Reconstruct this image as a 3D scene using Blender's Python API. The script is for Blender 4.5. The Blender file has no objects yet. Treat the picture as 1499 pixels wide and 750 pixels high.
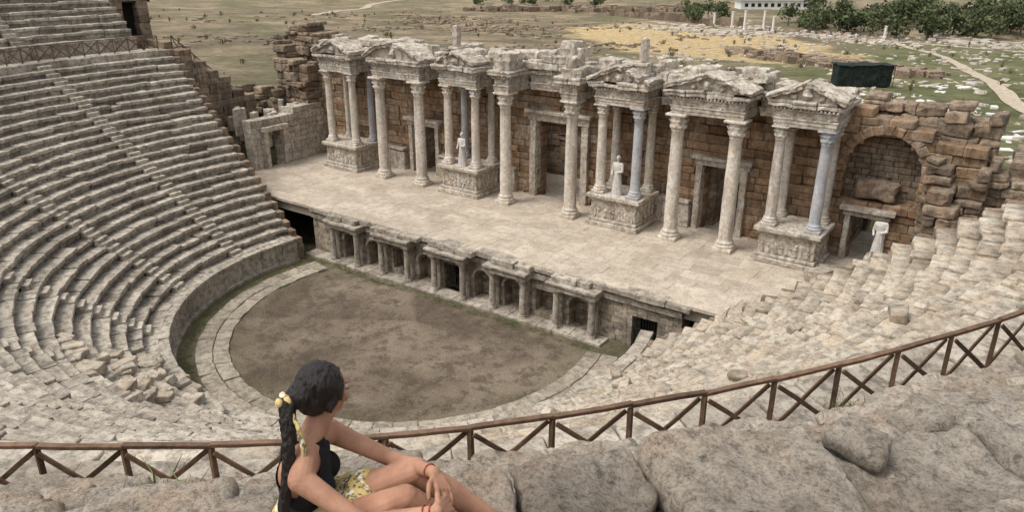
import bpy, bmesh, math, random
import numpy as np
from mathutils import Vector, Matrix
rng=np.random.default_rng(7); random.seed(7)
scene=bpy.context.scene
D2R=math.pi/180
# ------------------------------------------------------------ noise
def _h(i,j,k,s):
    n=(i*374761393+j*668265263+k*1440662683+s*974634777)&0xffffffff
    n=((n^(n>>13))*1274126177)&0xffffffff
    n=((n^(n>>15))*1103515245)&0xffffffff
    n=n^(n>>16)
    return (n&0xffff)/32767.5-1.0
def vnoise(p,s=0):
    p=np.asarray(p,dtype=float)
    f=np.floor(p); d=p-f; i=f.astype(np.int64)
    d=d*d*(3-2*d)
    x,y,z=i[...,0],i[...,1],i[...,2]; r=0
    for a in (0,1):
        wa=d[...,0] if a else 1-d[...,0]
        for b in (0,1):
            wb=d[...,1] if b else 1-d[...,1]
            for c in (0,1):
                wc=d[...,2] if c else 1-d[...,2]
                r=r+wa*wb*wc*_h(x+a,y+b,z+c,s)
    return r
def fbm(p,s=0,o=3):
    a=1.0; t=0; p=np.asarray(p,dtype=float)
    for k in range(o):
        t=t+a*vnoise(p,s+17*k); p=p*2.03+3.1; a*=.5
    return t
# ------------------------------------------------------------ mesh builder (quads)
def link(o,parent=None):
    scene.collection.objects.link(o)
    if parent is not None: o.parent=parent
    return o
def empty(name):
    o=bpy.data.objects.new(name,None); o.empty_display_size=.5
    return link(o)
class MB:
    def __init__(s): s.v=[];s.f=[];s.c=[];s.n=0
    def add(s,v,f,c):
        v=np.asarray(v,float).reshape(-1,3); f=np.asarray(f,np.int64).reshape(-1,4)
        c=np.broadcast_to(np.asarray(c,float),(len(v),))
        s.v.append(v);s.f.append(f+s.n);s.c.append(c);s.n+=len(v)
    def obj(s,name,mat,parent=None,smooth=False,noise=None):
        v=np.concatenate(s.v);f=np.concatenate(s.f);c=np.concatenate(s.c)
        if noise:
            a,sc=noise
            v=v+a*np.stack([fbm(v*sc,11,3),fbm(v*sc,23,3),fbm(v*sc,37,3)],1)
        me=bpy.data.meshes.new(name)
        me.vertices.add(len(v)); me.vertices.foreach_set('co',v.ravel())
        me.loops.add(len(f)*4); me.loops.foreach_set('vertex_index',f.ravel().astype(np.int32))
        me.polygons.add(len(f)); me.polygons.foreach_set('loop_start',np.arange(0,len(f)*4,4,dtype=np.int32))
        me.polygons.foreach_set('use_smooth',np.full(len(f),smooth,dtype=bool))
        me.update(calc_edges=True)
        at=me.attributes.new('tone','FLOAT','POINT'); at.data.foreach_set('value',c.astype(np.float32))
        me.materials.append(mat)
        return link(bpy.data.objects.new(name,me),parent)
_T={}
def tmpl(nx,ny,nz):
    k=(nx,ny,nz)
    if k in _T: return _T[k]
    ax=[np.concatenate([[-2],np.linspace(-1,1,n-2),[2]]) if n>=4 else np.array([-2.,2.]) for n in k]
    idx={};V=[];F=[]
    n=[len(a) for a in ax]
    def g(i,j,l):
        q=(i,j,l)
        if q not in idx: idx[q]=len(V); V.append((ax[0][i],ax[1][j],ax[2][l]))
        return idx[q]
    for i in range(n[0]-1):
        for j in range(n[1]-1):
            F.append((g(i,j,0),g(i,j+1,0),g(i+1,j+1,0),g(i+1,j,0)))
            l=n[2]-1;F.append((g(i,j,l),g(i+1,j,l),g(i+1,j+1,l),g(i,j+1,l)))
    for i in range(n[0]-1):
        for l in range(n[2]-1):
            F.append((g(i,0,l),g(i+1,0,l),g(i+1,0,l+1),g(i,0,l+1)))
            j=n[1]-1;F.append((g(i,j,l),g(i,j,l+1),g(i+1,j,l+1),g(i+1,j,l)))
    for j in range(n[1]-1):
        for l in range(n[2]-1):
            F.append((g(0,j,l),g(0,j,l+1),g(0,j+1,l+1),g(0,j+1,l)))
            i=n[0]-1;F.append((g(i,j,l),g(i,j+1,l),g(i,j+1,l+1),g(i,j,l+1)))
    _T[k]=(np.array(V),np.array(F)); return _T[k]
def rotz(a):
    a=np.asarray(a,float); c,s=np.cos(a),np.sin(a); z=np.zeros_like(a);o=np.ones_like(a)
    return np.stack([np.stack([c,-s,z],-1),np.stack([s,c,z],-1),np.stack([z,z,o],-1)],-2)
def roty(a):
    a=np.asarray(a,float); c,s=np.cos(a),np.sin(a); z=np.zeros_like(a);o=np.ones_like(a)
    return np.stack([np.stack([c,z,s],-1),np.stack([z,o,z],-1),np.stack([-s,z,c],-1)],-2)
def rotx(a):
    a=np.asarray(a,float); c,s=np.cos(a),np.sin(a); z=np.zeros_like(a);o=np.ones_like(a)
    return np.stack([np.stack([o,z,z],-1),np.stack([z,c,-s],-1),np.stack([z,s,c],-1)],-2)
def blocks(mb,C,S,R,tone,t=(4,4,4),b=.03,amp=.02,sc=2.5,grad=0.):
    C=np.asarray(C,float).reshape(-1,3);S=np.asarray(S,float).reshape(-1,3);M=len(C)
    if M==0:return
    T,F=tmpl(*t); R=np.broadcast_to(np.asarray(R,float),(M,3,3)); tone=np.broadcast_to(np.asarray(tone,float),(M,))
    ext=np.abs(T)>1.5; sg=np.sign(T); ne=ext.sum(1)
    bb=np.minimum(b,S.min(1)*.3)[:,None,None]
    P=np.where(ext[None],sg[None]*S[:,None,:]/2,T[None]*(S[:,None,:]/2-bb))
    pull=np.where(ne>=3,.55,np.where(ne==2,.32,0))[None,:,None]
    P=P-np.where(ext[None],sg[None],0)*bb*pull
    W=np.einsum('mij,mnj->mni',R,P)+C[:,None,:]
    if amp>0:
        W=W+amp*np.stack([fbm(W*sc,s,2) for s in (1,2,3)],-1)
    N=len(T)
    tv=np.repeat(tone,N)
    if grad: # painted tone sets rows apart: darker at the back, edge highlight along the nose
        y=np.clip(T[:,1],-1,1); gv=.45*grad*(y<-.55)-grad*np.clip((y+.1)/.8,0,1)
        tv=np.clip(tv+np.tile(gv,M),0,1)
    Fall=(F[None]+(np.arange(M)*N)[:,None,None]).reshape(-1,4)
    mb.add(W.reshape(-1,3),Fall,tv)
def box(mb,x0,x1,y0,y1,z0,z1,tone=.5,t=(4,4,4),b=.02,amp=.012,sc=2.5):
    blocks(mb,[((x0+x1)/2,(y0+y1)/2,(z0+z1)/2)],[(x1-x0,y1-y0,z1-z0)],np.eye(3),tone,t,b,amp,sc)
def lathe(mb,c,prof,seg=20,tone=.5,mod=None,amp=0,half=None,tilt=None):
    prof=np.array(prof,float); a=np.linspace(0,2*math.pi,seg,endpoint=False)
    rr=prof[:,0][:,None]*np.ones(seg)[None]
    if mod is not None: rr=rr*mod(a[None],prof[:,1][:,None])
    P=np.stack([rr*np.cos(a),rr*np.sin(a),prof[:,1][:,None]*np.ones(seg)[None]],-1)
    if tilt is not None: P=P@np.asarray(tilt).T
    P=P+np.asarray(c)
    if amp>0: P=P+amp*np.stack([fbm(P*3,s,2) for s in (4,5,6)],-1)
    m=len(prof);i=np.arange(m-1)[:,None];j=np.arange(seg)[None]
    j2=(j+1)%seg
    F=np.stack([i*seg+j,i*seg+j2,(i+1)*seg+j2,(i+1)*seg+j],-1)
    mb.add(P.reshape(-1,3),F.reshape(-1,4),tone)
# ------------------------------------------------------------ materials
def mk(name):
    m=bpy.data.materials.new(name); m.use_nodes=True; nt=m.node_tree
    b=nt.nodes['Principled BSDF']; b.inputs['Roughness'].default_value=.9
    b.inputs['Specular IOR Level'].default_value=.2
    return m,nt,b
def nnoise(nt,vec,scale,detail=6,rough=.6):
    n=nt.nodes.new('ShaderNodeTexNoise'); n.inputs['Scale'].default_value=scale
    n.inputs['Detail'].default_value=detail; n.inputs['Roughness'].default_value=rough
    nt.links.new(vec,n.inputs['Vector']); return n.outputs['Fac']
def ramp(nt,fac,stops,interp='LINEAR'):
    r=nt.nodes.new('ShaderNodeValToRGB'); e=r.color_ramp.elements; r.color_ramp.interpolation=interp
    while len(e)<len(stops): e.new(.5)
    for q,(p,c) in zip(e,stops):
        q.position=p; q.color=(c,c,c,1) if isinstance(c,(int,float)) else (*c,1)
    nt.links.new(fac,r.inputs['Fac']); return r.outputs['Color']
def mix(nt,fac,a,b,mode='MIX'):
    m=nt.nodes.new('ShaderNodeMix'); m.data_type='RGBA'; m.blend_type=mode
    for s,v in ((0,fac),(6,a),(7,b)):
        if isinstance(v,(int,float)): m.inputs[s].default_value=v
        elif isinstance(v,tuple): m.inputs[s].default_value=(*v,1)
        else: nt.links.new(v,m.inputs[s])
    return m.outputs[2]
def coords(nt,scale=None):
    t=nt.nodes.new('ShaderNodeTexCoord').outputs['Object']
    if scale:
        mp=nt.nodes.new('ShaderNodeMapping'); mp.inputs['Scale'].default_value=scale
        nt.links.new(t,mp.inputs['Vector']); return mp.outputs['Vector']
    return t
def bump(nt,b,h,strength=.5,dist=.02):
    n=nt.nodes.new('ShaderNodeBump'); n.inputs['Strength'].default_value=strength; n.inputs['Distance'].default_value=dist
    nt.links.new(h,n.inputs['Height']); nt.links.new(n.outputs['Normal'],b.inputs['Normal'])
def stone(name,lo,hi,stain,lich=.5,toneA=.55,scale=1.0,bd=.02,streak=False,warm=None,pits=False):
    m,nt,b=mk(name); v=coords(nt)
    n1=nnoise(nt,v,.7*scale,5); n2=nnoise(nt,v,3.2*scale,8,.7); n3=nnoise(nt,v,17*scale,6,.7)
    c=mix(nt,ramp(nt,n1,[(.35,0.),(.65,1.)]),lo,hi)
    if warm: c=mix(nt,ramp(nt,nnoise(nt,v,1.3*scale,4),[(.5,0.),(.62,.75)]),c,warm)
    c=mix(nt,ramp(nt,n2,[(.40,lich),(.55,0.)]),c,stain)
    if not pits: c=mix(nt,ramp(nt,nnoise(nt,v,.35,7,.7),[(.52,0.),(.66,.45)]),c,tuple(.55*x+.45*y for x,y in zip(lo,stain)))
    if streak:
        s=nnoise(nt,coords(nt,(2.5,2.5,.25)),1.3,5,.7)
        c=mix(nt,ramp(nt,s,[(.50,0.),(.66,.65)]),c,stain)
    at=nt.nodes.new('ShaderNodeAttribute'); at.attribute_name='tone'
    tn=ramp(nt,at.outputs['Fac'],[(0.,1-toneA),(1.,1.+0.0)])
    c=mix(nt,1.,c,tn,'MULTIPLY')
    c=mix(nt,1.,c,ramp(nt,n3,[(.3,.55),(.5,1.),(.8,1.15)]),'MULTIPLY')
    hh=mix(nt,.5,n2,n3)
    if pits:
        n4=nnoise(nt,v,55,6,.8)
        n6=nnoise(nt,v,11,10,.8)
        c=mix(nt,1.,c,ramp(nt,n6,[(.38,.42),(.46,.88),(.56,1.),(.66,1.16)]),'MULTIPLY')
        c=mix(nt,1.,c,ramp(nt,n4,[(.38,.55),(.5,1.),(.7,1.12)]),'MULTIPLY')
        n5=nnoise(nt,v,2.6,10,.78)
        c=mix(nt,ramp(nt,n5,[(.57,0.),(.62,.35)]),c,(.56,.52,.46))
        c=mix(nt,ramp(nt,nnoise(nt,v,4.2,10,.82),[(.38,.6),(.42,0.)]),c,(.22,.18,.14))
        hh=mix(nt,.35,mix(nt,.65,hh,n6),n4)
    nt.links.new(c,b.inputs['Base Color'])
    bump(nt,b,hh,1.,bd)
    return m
M_seat=stone('weathered_travertine',(.385,.33,.26),(.58,.52,.43),(.13,.112,.092),.7,.52,bd=.035)
M_seatR=stone('bleached_travertine',(.42,.355,.27),(.61,.54,.44),(.16,.14,.11),.65,.52,bd=.04,warm=(.51,.395,.28))
M_fore=stone('eroded_travertine',(.60,.50,.395),(.78,.69,.57),(.30,.25,.19),.4,.42,scale=1.3,bd=.10,warm=(.68,.51,.37),pits=True)
M_wall=stone('brown_masonry',(.34,.20,.11),(.49,.335,.205),(.12,.085,.06),.6,.55,bd=.05,streak=True,warm=(.50,.42,.32))
M_ruin=stone('rough_ruin_masonry',(.29,.215,.15),(.43,.34,.245),(.09,.075,.06),.65,.5,bd=.06,streak=True,warm=(.38,.25,.155))
M_marble=stone('carved_marble',(.54,.47,.38),(.74,.68,.585),(.17,.145,.12),.65,.32,scale=1.4,bd=.05,streak=True,warm=(.53,.42,.31))
M_col=stone('column_marble',(.62,.55,.46),(.79,.735,.65),(.27,.23,.19),.5,.28,scale=1.8,bd=.018,streak=True,warm=(.63,.50,.37))
M_grey=stone('grey_marble',(.36,.37,.39),(.52,.53,.545),(.27,.25,.24),.4,.25,scale=1.5,bd=.01,warm=(.46,.42,.37))
M_pave=stone('stage_paving',(.45,.375,.29),(.585,.505,.405),(.28,.235,.185),.5,.25,scale=.8,bd=.01)
M_pros=stone('proscenium_stone',(.35,.285,.21),(.52,.45,.35),(.11,.095,.075),.65,.5,bd=.04,streak=True)
M_ring=stone('orchestra_paving_stone',(.34,.29,.22),(.49,.43,.34),(.14,.12,.09),.65,.45,bd=.03)
M_earthfill=stone('packed_earth',(.20,.17,.13),(.30,.255,.20),(.10,.09,.07),.5,.1)
M_white=stone('pale_marble',(.70,.66,.59),(.83,.79,.73),(.36,.33,.29),.35,.25,scale=2,bd=.01)
def simple(name,col,rough=.8,n=None,var=.3,bd=.004):
    m,nt,b=mk(name); b.inputs['Roughness'].default_value=rough
    v=coords(nt); q=nnoise(nt,v,n or 10,5,.6)
    d=tuple(x*(1-var) for x in col); l=tuple(min(1,x*(1+var)) for x in col)
    c=mix(nt,ramp(nt,q,[(.35,0.),(.65,1.)]),d,l); nt.links.new(c,b.inputs['Base Color']); bump(nt,b,q,.4,bd)
    return m
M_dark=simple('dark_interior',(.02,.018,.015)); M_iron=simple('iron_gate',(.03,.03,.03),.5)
def wood():
    m,nt,b=mk('weathered_wood'); b.inputs['Roughness'].default_value=.75
    v=coords(nt,(1,1,1)); n=nnoise(nt,v,6,6,.7); n2=nnoise(nt,v,40,4,.7)
    at=nt.nodes.new('ShaderNodeAttribute'); at.attribute_name='tone'
    c=mix(nt,ramp(nt,n,[(.3,0.),(.7,1.)]),(.075,.044,.027),(.21,.13,.085))
    c=mix(nt,1.,c,ramp(nt,at.outputs['Fac'],[(0.,.6),(1.,1.2)]),'MULTIPLY')
    nt.links.new(c,b.inputs['Base Color']); bump(nt,b,n2,.5,.004); return m
M_wood=wood()
def dirtmat():
    m,nt,b=mk('orchestra_earth'); v=coords(nt)
    n1=nnoise(nt,v,.17,7,.68); n2=nnoise(nt,v,.9,10,.76); n3=nnoise(nt,v,10,9,.84)
    c=mix(nt,ramp(nt,n1,[(.42,0.),(.60,1.)]),(.130,.098,.070),(.265,.21,.155))
    c=mix(nt,ramp(nt,n2,[(.42,.7),(.52,0.)]),c,(.082,.064,.044))
    c=mix(nt,ramp(nt,n2,[(.58,0.),(.70,.35)]),c,(.31,.25,.19))
    ln=nt.nodes.new('ShaderNodeVectorMath'); ln.operation='LENGTH'; nt.links.new(v,ln.inputs[0])
    ad=nt.nodes.new('ShaderNodeMath'); ad.operation='MULTIPLY_ADD'; nt.links.new(n2,ad.inputs[0]); ad.inputs[1].default_value=10.; nt.links.new(ln.outputs['Value'],ad.inputs[2])
    dv=nt.nodes.new('ShaderNodeMath'); dv.operation='DIVIDE'; nt.links.new(ad.outputs[0],dv.inputs[0]); dv.inputs[1].default_value=24.
    c=mix(nt,ramp(nt,dv.outputs[0],[(.56,0.),(.72,.5)]),c,(.095,.098,.038))
    c=mix(nt,ramp(nt,n3,[(.57,0.),(.66,.5)]),c,(.36,.30,.235))
    c=mix(nt,1.,c,ramp(nt,n3,[(.32,.5),(.58,1.1)]),'MULTIPLY')
    nt.links.new(c,b.inputs['Base Color']); bump(nt,b,mix(nt,.5,n2,n3),1.,.14); return m
M_dirt=dirtmat()
def groundmat():
    m,nt,b=mk('dry_grassland'); v=coords(nt)
    n1=nnoise(nt,v,.018,6,.6); n2=nnoise(nt,v,.07,10,.75); n3=nnoise(nt,v,.6,10,.8)
    c=mix(nt,ramp(nt,n1,[(.42,0.),(.58,1.)]),(.325,.25,.158),(.225,.178,.112))
    c=mix(nt,ramp(nt,n2,[(.48,0.),(.56,.85)]),c,(.135,.115,.07))
    c=mix(nt,ramp(nt,n2,[(.36,.7),(.44,0.)]),c,(.40,.33,.235))
    c=mix(nt,ramp(nt,nnoise(nt,v,.03,8,.75),[(.51,0.),(.58,.6)]),c,(.14,.145,.062))
    def mask(cx,cy,rx,ry,ang,lo,hi):
        mp=nt.nodes.new('ShaderNodeMapping'); mp.vector_type='TEXTURE'
        mp.inputs['Location'].default_value=(cx,cy,0); mp.inputs['Rotation'].default_value=(0,0,ang); mp.inputs['Scale'].default_value=(rx,ry,1e4)
        nt.links.new(v,mp.inputs['Vector'])
        l=nt.nodes.new('ShaderNodeVectorMath'); l.operation='LENGTH'; nt.links.new(mp.outputs[0],l.inputs[0])
        a=nt.nodes.new('ShaderNodeMath'); a.operation='MULTIPLY_ADD'; nt.links.new(n2,a.inputs[0]); a.inputs[1].default_value=1.2; nt.links.new(l.outputs['Value'],a.inputs[2])
        h=nt.nodes.new('ShaderNodeMath'); h.operation='MULTIPLY'; nt.links.new(a.outputs[0],h.inputs[0]); h.inputs[1].default_value=.4
        return ramp(nt,h.outputs[0],[(lo*.4,1.),(hi*.4,0.)])
    gold=mix(nt,ramp(nt,n3,[(.35,0.),(.65,1.)]),(.45,.32,.155),(.62,.475,.26))
    g=mix(nt,ramp(nt,n2,[(.4,0.),(.6,1.)]),(.10,.115,.042),(.23,.215,.105))
    c=mix(nt,mask(38,122,60,115,10*D2R,1.40,1.85),c,g)
    c=mix(nt,mask(-66,195,36,82,35*D2R,1.50,1.62),c,gold)
    c=mix(nt,1.,c,ramp(nt,n3,[(.3,.45),(.7,1.3)]),'MULTIPLY')
    nt.links.new(c,b.inputs['Base Color']); bump(nt,b,n3,1.,.7); return m
M_ground=groundmat()
M_path=simple('dirt_path',(.40,.335,.25),.95,1.5,.2,.02)
# ------------------------------------------------------------ terrain
def gz(x,y):
    x=np.asarray(x,float);y=np.asarray(y,float)
    g=3.5-.045*(np.clip(y,20,280)-20)
    g=g+.35*vnoise(np.stack([x/24,y/24,x*0],-1),5)+.0
    R=np.hypot(x,y)
    hill=np.clip((R-40)/5,0,1)*np.clip((-y+2)/12,0,1)
    g=g*(1-hill)+(17.0+.12*(np.clip(R,0,140)-42))*hill
    m=((R<41)&(y<4))|((np.abs(x)<24)&(y<25))
    return np.where(m,-.6,g)
def axisc(lo,hi,st,far):
    a=list(np.arange(lo,hi+.1,st)); s=st
    while a[-1]<far: s*=1.18; a.append(a[-1]+s)
    s=st
    while a[0]>-far: s*=1.18; a.insert(0,a[0]-s)
    return np.array(a)
xa=axisc(-150,100,2.5,2600); ya=axisc(-60,320,2.5,2600)
X,Y=np.meshgrid(xa,ya); Z=gz(X,Y)
mb=MB(); ny,nx=X.shape
i=np.arange(ny-1)[:,None]; j=np.arange(nx-1)[None]
mb.add(np.stack([X,Y,Z],-1).reshape(-1,3),np.stack([i*nx+j,i*nx+j+1,(i+1)*nx+j+1,(i+1)*nx+j],-1).reshape(-1,4),.5)
mb.obj('ground',M_ground,smooth=True)
def path(name,pts,w):
    P=[]
    for a,bq in zip(pts[:-1],pts[1:]):
        L=math.dist(a,bq);n=max(2,int(L/3))
        for k in range(n): P.append((a[0]+(bq[0]-a[0])*k/n,a[1]+(bq[1]-a[1])*k/n))
    P.append(pts[-1]);P=np.array(P,float)
    for _ in range(6): P[1:-1]=(P[:-2]+P[1:-1]*2+P[2:])/4
    t=np.gradient(P,axis=0);t/=np.linalg.norm(t,axis=1)[:,None];nn=np.stack([-t[:,1],t[:,0]],1)
    rows=[]
    for q in (-1,-.33,.33,1):
        e=P+nn*(q*w/2*(1+.35*vnoise(np.stack([P[:,0]/5,P[:,1]/5,P[:,0]*0+q],-1),9)[:,None]))
        rows.append(np.column_stack([e,gz(e[:,0],e[:,1])+.10]))
    V=np.stack(rows,1);n=len(P);m=MB()
    ii=np.arange(n-1)[:,None];jj=np.arange(3)[None]
    m.add(V.reshape(-1,3),np.stack([ii*4+jj,(ii+1)*4+jj,(ii+1)*4+jj+1,ii*4+jj+1],-1).reshape(-1,4),.5)
    m.obj(name,M_path,smooth=True)
path('footpath',[(40,55),(29,78),(24,95),(17,133),(4,185),(-14,232)],2.4)
path('dirt_road',[(-120,285),(-60,255),(-12,236),(20,223),(90,196)],3.2)
path('footpath',[(-215,180),(-250,227),(-270,262),(-301,297),(-330,380)],4)
# ------------------------------------------------------------ cavea
RISE=.455;TREAD=.66;R0=13.1;Z0=1.6;NL=24
RISEU=.495
A0,A1=-190.,10.
STAIRS=[-172,-149,-126,-103,-80,-57,-34,-11]
seating=empty('theatre_seating')
def seat_rows(mbS,r0,z0,n,a0,a1,stairs,tm,bev,amp,sc,Lr,jit,nose=.07,first=0,rise=RISE,gap=.012,grad=.35,split=False):
    C=[];S=[];R=[];T=[];C2=[];S2=[];R2=[];T2=[];C3=[];S3=[];R3=[];T3=[]
    for k in range(first,n):
        r=r0+k*TREAD; z=z0+k*rise
        edges=[a0]
        for s in stairs:
            hw=.45/r/D2R
            if a0<s-hw and s+hw<a1: edges+= [s-hw,s+hw]
        edges.append(a1)
        for e in range(0,len(edges),2):
            a=edges[e]; end=edges[e+1]
            while a<end-.01:
                L=random.uniform(*Lr); da=L/r/D2R
                if end-a-da<.4/r/D2R: da=end-a; L=da*D2R*r
                am=(a+da/2)*D2R
                dg=jit(am/D2R)
                dz=random.gauss(0,.016)*dg; dr=random.gauss(0,.022)*dg
                if random.random()<.05*dg: dz-=random.uniform(.04,.14); dr+=.05
                th=.22
                depth=TREAD+nose+.10
                t=min(1,max(0,random.gauss(.68,.22)))
                parts=[(r-nose+dr,depth,dz,t)]
                if split and random.random()<.6:   # tread broken into a nose stone and a lower back slab
                    d1=random.uniform(.28,.42)
                    parts=[(r-nose+dr,d1,dz,t),(r-nose+dr+d1+.02,depth-d1-.02,dz-random.uniform(.0,.07),min(1,max(0,t+random.gauss(-.05,.2))))]
                Rz=rotz(am-math.pi/2+random.gauss(0,.012)*dg)
                Rm=Rz@rotx(random.gauss(0,.014)*dg)@roty(random.gauss(0,.012)*dg)
                for (rr,dp,zz,tt_) in parts:
                    rc=rr+dp/2
                    C.append((rc*math.cos(am),rc*math.sin(am),z+zz-th/2));S.append((L*1.0-gap,dp,th));R.append(Rz@rotx(random.gauss(0,.014)*dg)@roty(random.gauss(0,.012)*dg));T.append(tt_)
                rc=r+.05+dr+.2
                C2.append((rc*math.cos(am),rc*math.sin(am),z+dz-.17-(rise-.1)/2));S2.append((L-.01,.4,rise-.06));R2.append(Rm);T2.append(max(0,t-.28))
                a+=da
        for s in stairs:
            if not(a0<s<a1): continue
            am=s*D2R
            for (ra,rb,zt) in ((r-.01,r+TREAD+.05,z),(r+TREAD/2,r+TREAD+.04,z+rise/2)):
                rc=(ra+rb)/2
                C3.append((rc*math.cos(am),rc*math.sin(am),zt-.15+random.gauss(0,.01)));S3.append((.86,rb-ra,.34));R3.append(rotz(am-math.pi/2));T3.append(random.uniform(.6,1))
    if not C: return
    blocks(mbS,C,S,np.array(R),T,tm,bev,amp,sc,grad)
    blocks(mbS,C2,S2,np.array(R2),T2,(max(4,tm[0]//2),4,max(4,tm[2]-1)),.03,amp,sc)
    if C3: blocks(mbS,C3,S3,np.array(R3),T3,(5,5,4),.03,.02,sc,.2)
def fill(name,r0,z0,n,a0,a1,drop,zbot,rout,first=0,rise=RISE):
    prof=[(r0+first*TREAD-.0+.1,zbot)]
    for k in range(first,n):
        r=r0+k*TREAD+.12; z=z0+k*rise-drop
        prof+=[(r,z),(r+TREAD,z)]
    prof+=[(rout,z0+(n-1)*rise-drop),(rout,zbot)]
    prof=np.array(prof); th=np.linspace(a0,a1,120)*D2R
    V=np.stack([prof[:,0][None]*np.cos(th)[:,None],prof[:,0][None]*np.sin(th)[:,None],prof[:,1][None]*np.ones(120)[:,None]],-1)
    m=MB();n2=len(prof);ii=np.arange(119)[:,None];jj=np.arange(n2-1)[None]
    m.add(V.reshape(-1,3),np.stack([ii*n2+jj,ii*n2+jj+1,(ii+1)*n2+jj+1,(ii+1)*n2+jj],-1).reshape(-1,4),.3)
    m.obj(name,M_earthfill,seating)
def jl(a):
    return 1.3 if a<-75 else min(2.4,1.3+(a+75)/30*.9)
mb=MB()
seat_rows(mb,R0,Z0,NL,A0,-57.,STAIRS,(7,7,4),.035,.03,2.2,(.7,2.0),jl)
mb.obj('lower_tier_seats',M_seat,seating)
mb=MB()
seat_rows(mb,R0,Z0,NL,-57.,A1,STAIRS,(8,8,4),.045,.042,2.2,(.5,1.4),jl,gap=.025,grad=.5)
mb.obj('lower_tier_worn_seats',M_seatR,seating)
fill('lower_tier_core',R0,Z0,NL,A0,A1,.17,-.5,31.0)
RU,ZU=30.75,13.5
CAMA=math.atan2(-28,26.2)/D2R
G=14.
mb=MB()
seat_rows(mb,RU,ZU,14,-187,-100,STAIRS,(6,6,4),.04,.03,2.0,(.8,1.9),lambda a:1.4,rise=RISEU)
seat_rows(mb,RU,ZU,14,0,10,STAIRS,(6,6,4),.04,.03,2.0,(.8,1.9),lambda a:1.4,rise=RISEU)
mb.obj('upper_tier_seats',M_seat,seating)
mb=MB()
jf=lambda a:2.6
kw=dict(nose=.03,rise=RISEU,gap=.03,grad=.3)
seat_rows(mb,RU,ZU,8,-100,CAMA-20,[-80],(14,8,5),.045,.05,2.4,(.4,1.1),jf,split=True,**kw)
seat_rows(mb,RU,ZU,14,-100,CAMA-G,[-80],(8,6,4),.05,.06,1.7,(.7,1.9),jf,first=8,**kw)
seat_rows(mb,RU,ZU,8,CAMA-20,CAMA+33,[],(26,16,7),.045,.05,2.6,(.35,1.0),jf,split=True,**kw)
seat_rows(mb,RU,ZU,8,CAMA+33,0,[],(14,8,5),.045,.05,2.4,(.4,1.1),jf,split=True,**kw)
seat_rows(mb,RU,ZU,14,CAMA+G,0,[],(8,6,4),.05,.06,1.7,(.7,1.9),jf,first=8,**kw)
C=[];S=[];R=[];T=[]
for q in range(7):
    a=CAMA-G
    while a<CAMA+G:
        r=RU+8*TREAD+q*.46+.22;L=random.uniform(.4,1.0);da=L/r/D2R;am=(a+da/2)*D2R
        C.append((r*math.cos(am),r*math.sin(am),ZU+7*RISEU-.13+random.gauss(0,.035)));S.append((L-.03,.44,.26));R.append(rotz(am-math.pi/2+random.gauss(0,.03))@rotx(random.gauss(0,.035)));T.append(random.uniform(.4,1));a+=da
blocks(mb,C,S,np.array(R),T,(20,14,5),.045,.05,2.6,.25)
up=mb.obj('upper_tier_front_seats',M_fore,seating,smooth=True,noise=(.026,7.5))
fill('upper_tier_core',RU,ZU,14,-187,CAMA-G,.24,-.5,42,rise=RISEU)
fill('landing_core',RU,ZU,8,CAMA-G,CAMA+G,.24,-.5,42,rise=RISEU)
fill('upper_tier_core',RU,ZU,14,CAMA+G,10,.24,-.5,42,rise=RISEU)
mb=MB();C=[];S=[];R=[];T=[]
for _ in range(1500):
    k=random.randint(0,7); a=random.uniform(-98,0)*D2R; r=RU+k*TREAD+random.choice([random.uniform(.42,.62),random.uniform(.1,.6)])
    if r>35 and abs(a/D2R-CAMA)<3: continue
    s=abs(random.gauss(0,.05))+.015
    C.append((r*math.cos(a),r*math.sin(a),ZU+k*RISEU+s*.2));S.append((s*1.5,s,s*.7));R.append(rotz(random.uniform(0,6))@rotx(random.gauss(0,.2)));T.append(random.uniform(.3,1))
blocks(mb,C,S,np.array(R),T,(6,6,5),.04,.02,8)
mb.obj('loose_stones',M_fore,smooth=True)
def wedge(a,sgn):
    m=MB();C=[];S=[];R=[];T=[]
    am=a*D2R; n=np.array([-math.sin(am),math.cos(am)])*sgn
    z=.0
    while z<13.0:
        h=random.uniform(.4,.55)
        rs=max(12.9,R0+(z+h-Z0+.1)/RISE*TREAD)
        r=rs
        while r<33:
            L=random.uniform(.8,1.6)
            rc=r+L/2; off=.25+random.gauss(0,.03)
            C.append((rc*math.cos(am)+n[0]*off,rc*math.sin(am)+n[1]*off,z+h/2));S.append((L-.02,.6,h-.015));R.append(rotz(am));T.append(random.uniform(.2,1));r+=L
        z+=h
    blocks(m,C,S,np.array(R),T,(5,4,4),.04,.03,2); m.obj('retaining_wall',M_ruin,seating)
wedge(10,1); wedge(170,-1)
# orchestra wall
mb=MB();C=[];S=[];R=[];T=[];a=A0
while a<A1:
    L=random.uniform(1.0,1.7);da=L/12.7/D2R;am=(a+da/2)*D2R;rc=12.95
    C.append((rc*math.cos(am),rc*math.sin(am),.7));S.append((L-.01,.5,1.42));R.append(rotz(am-math.pi/2));T.append(random.uniform(.45,1))
    C.append((rc*math.cos(am)*.997,rc*math.sin(am)*.997,1.5+random.gauss(0,.02)));S.append((L-.01,.66,.2));R.append(rotz(am-math.pi/2+random.gauss(0,.01)));T.append(random.uniform(.6,1))
    C.append((rc*math.cos(am)*.985,rc*math.sin(am)*.985,.1));S.append((L-.01,.5,.24));R.append(rotz(am-math.pi/2));T.append(random.uniform(.4,.8))
    a+=da
blocks(mb,C,S,np.array(R),T,(6,4,4),.03,.02,2.5)
mb.obj('orchestra_wall',M_seat,seating)
mb=MB();C=[];S=[];R=[];T=[]
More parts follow.
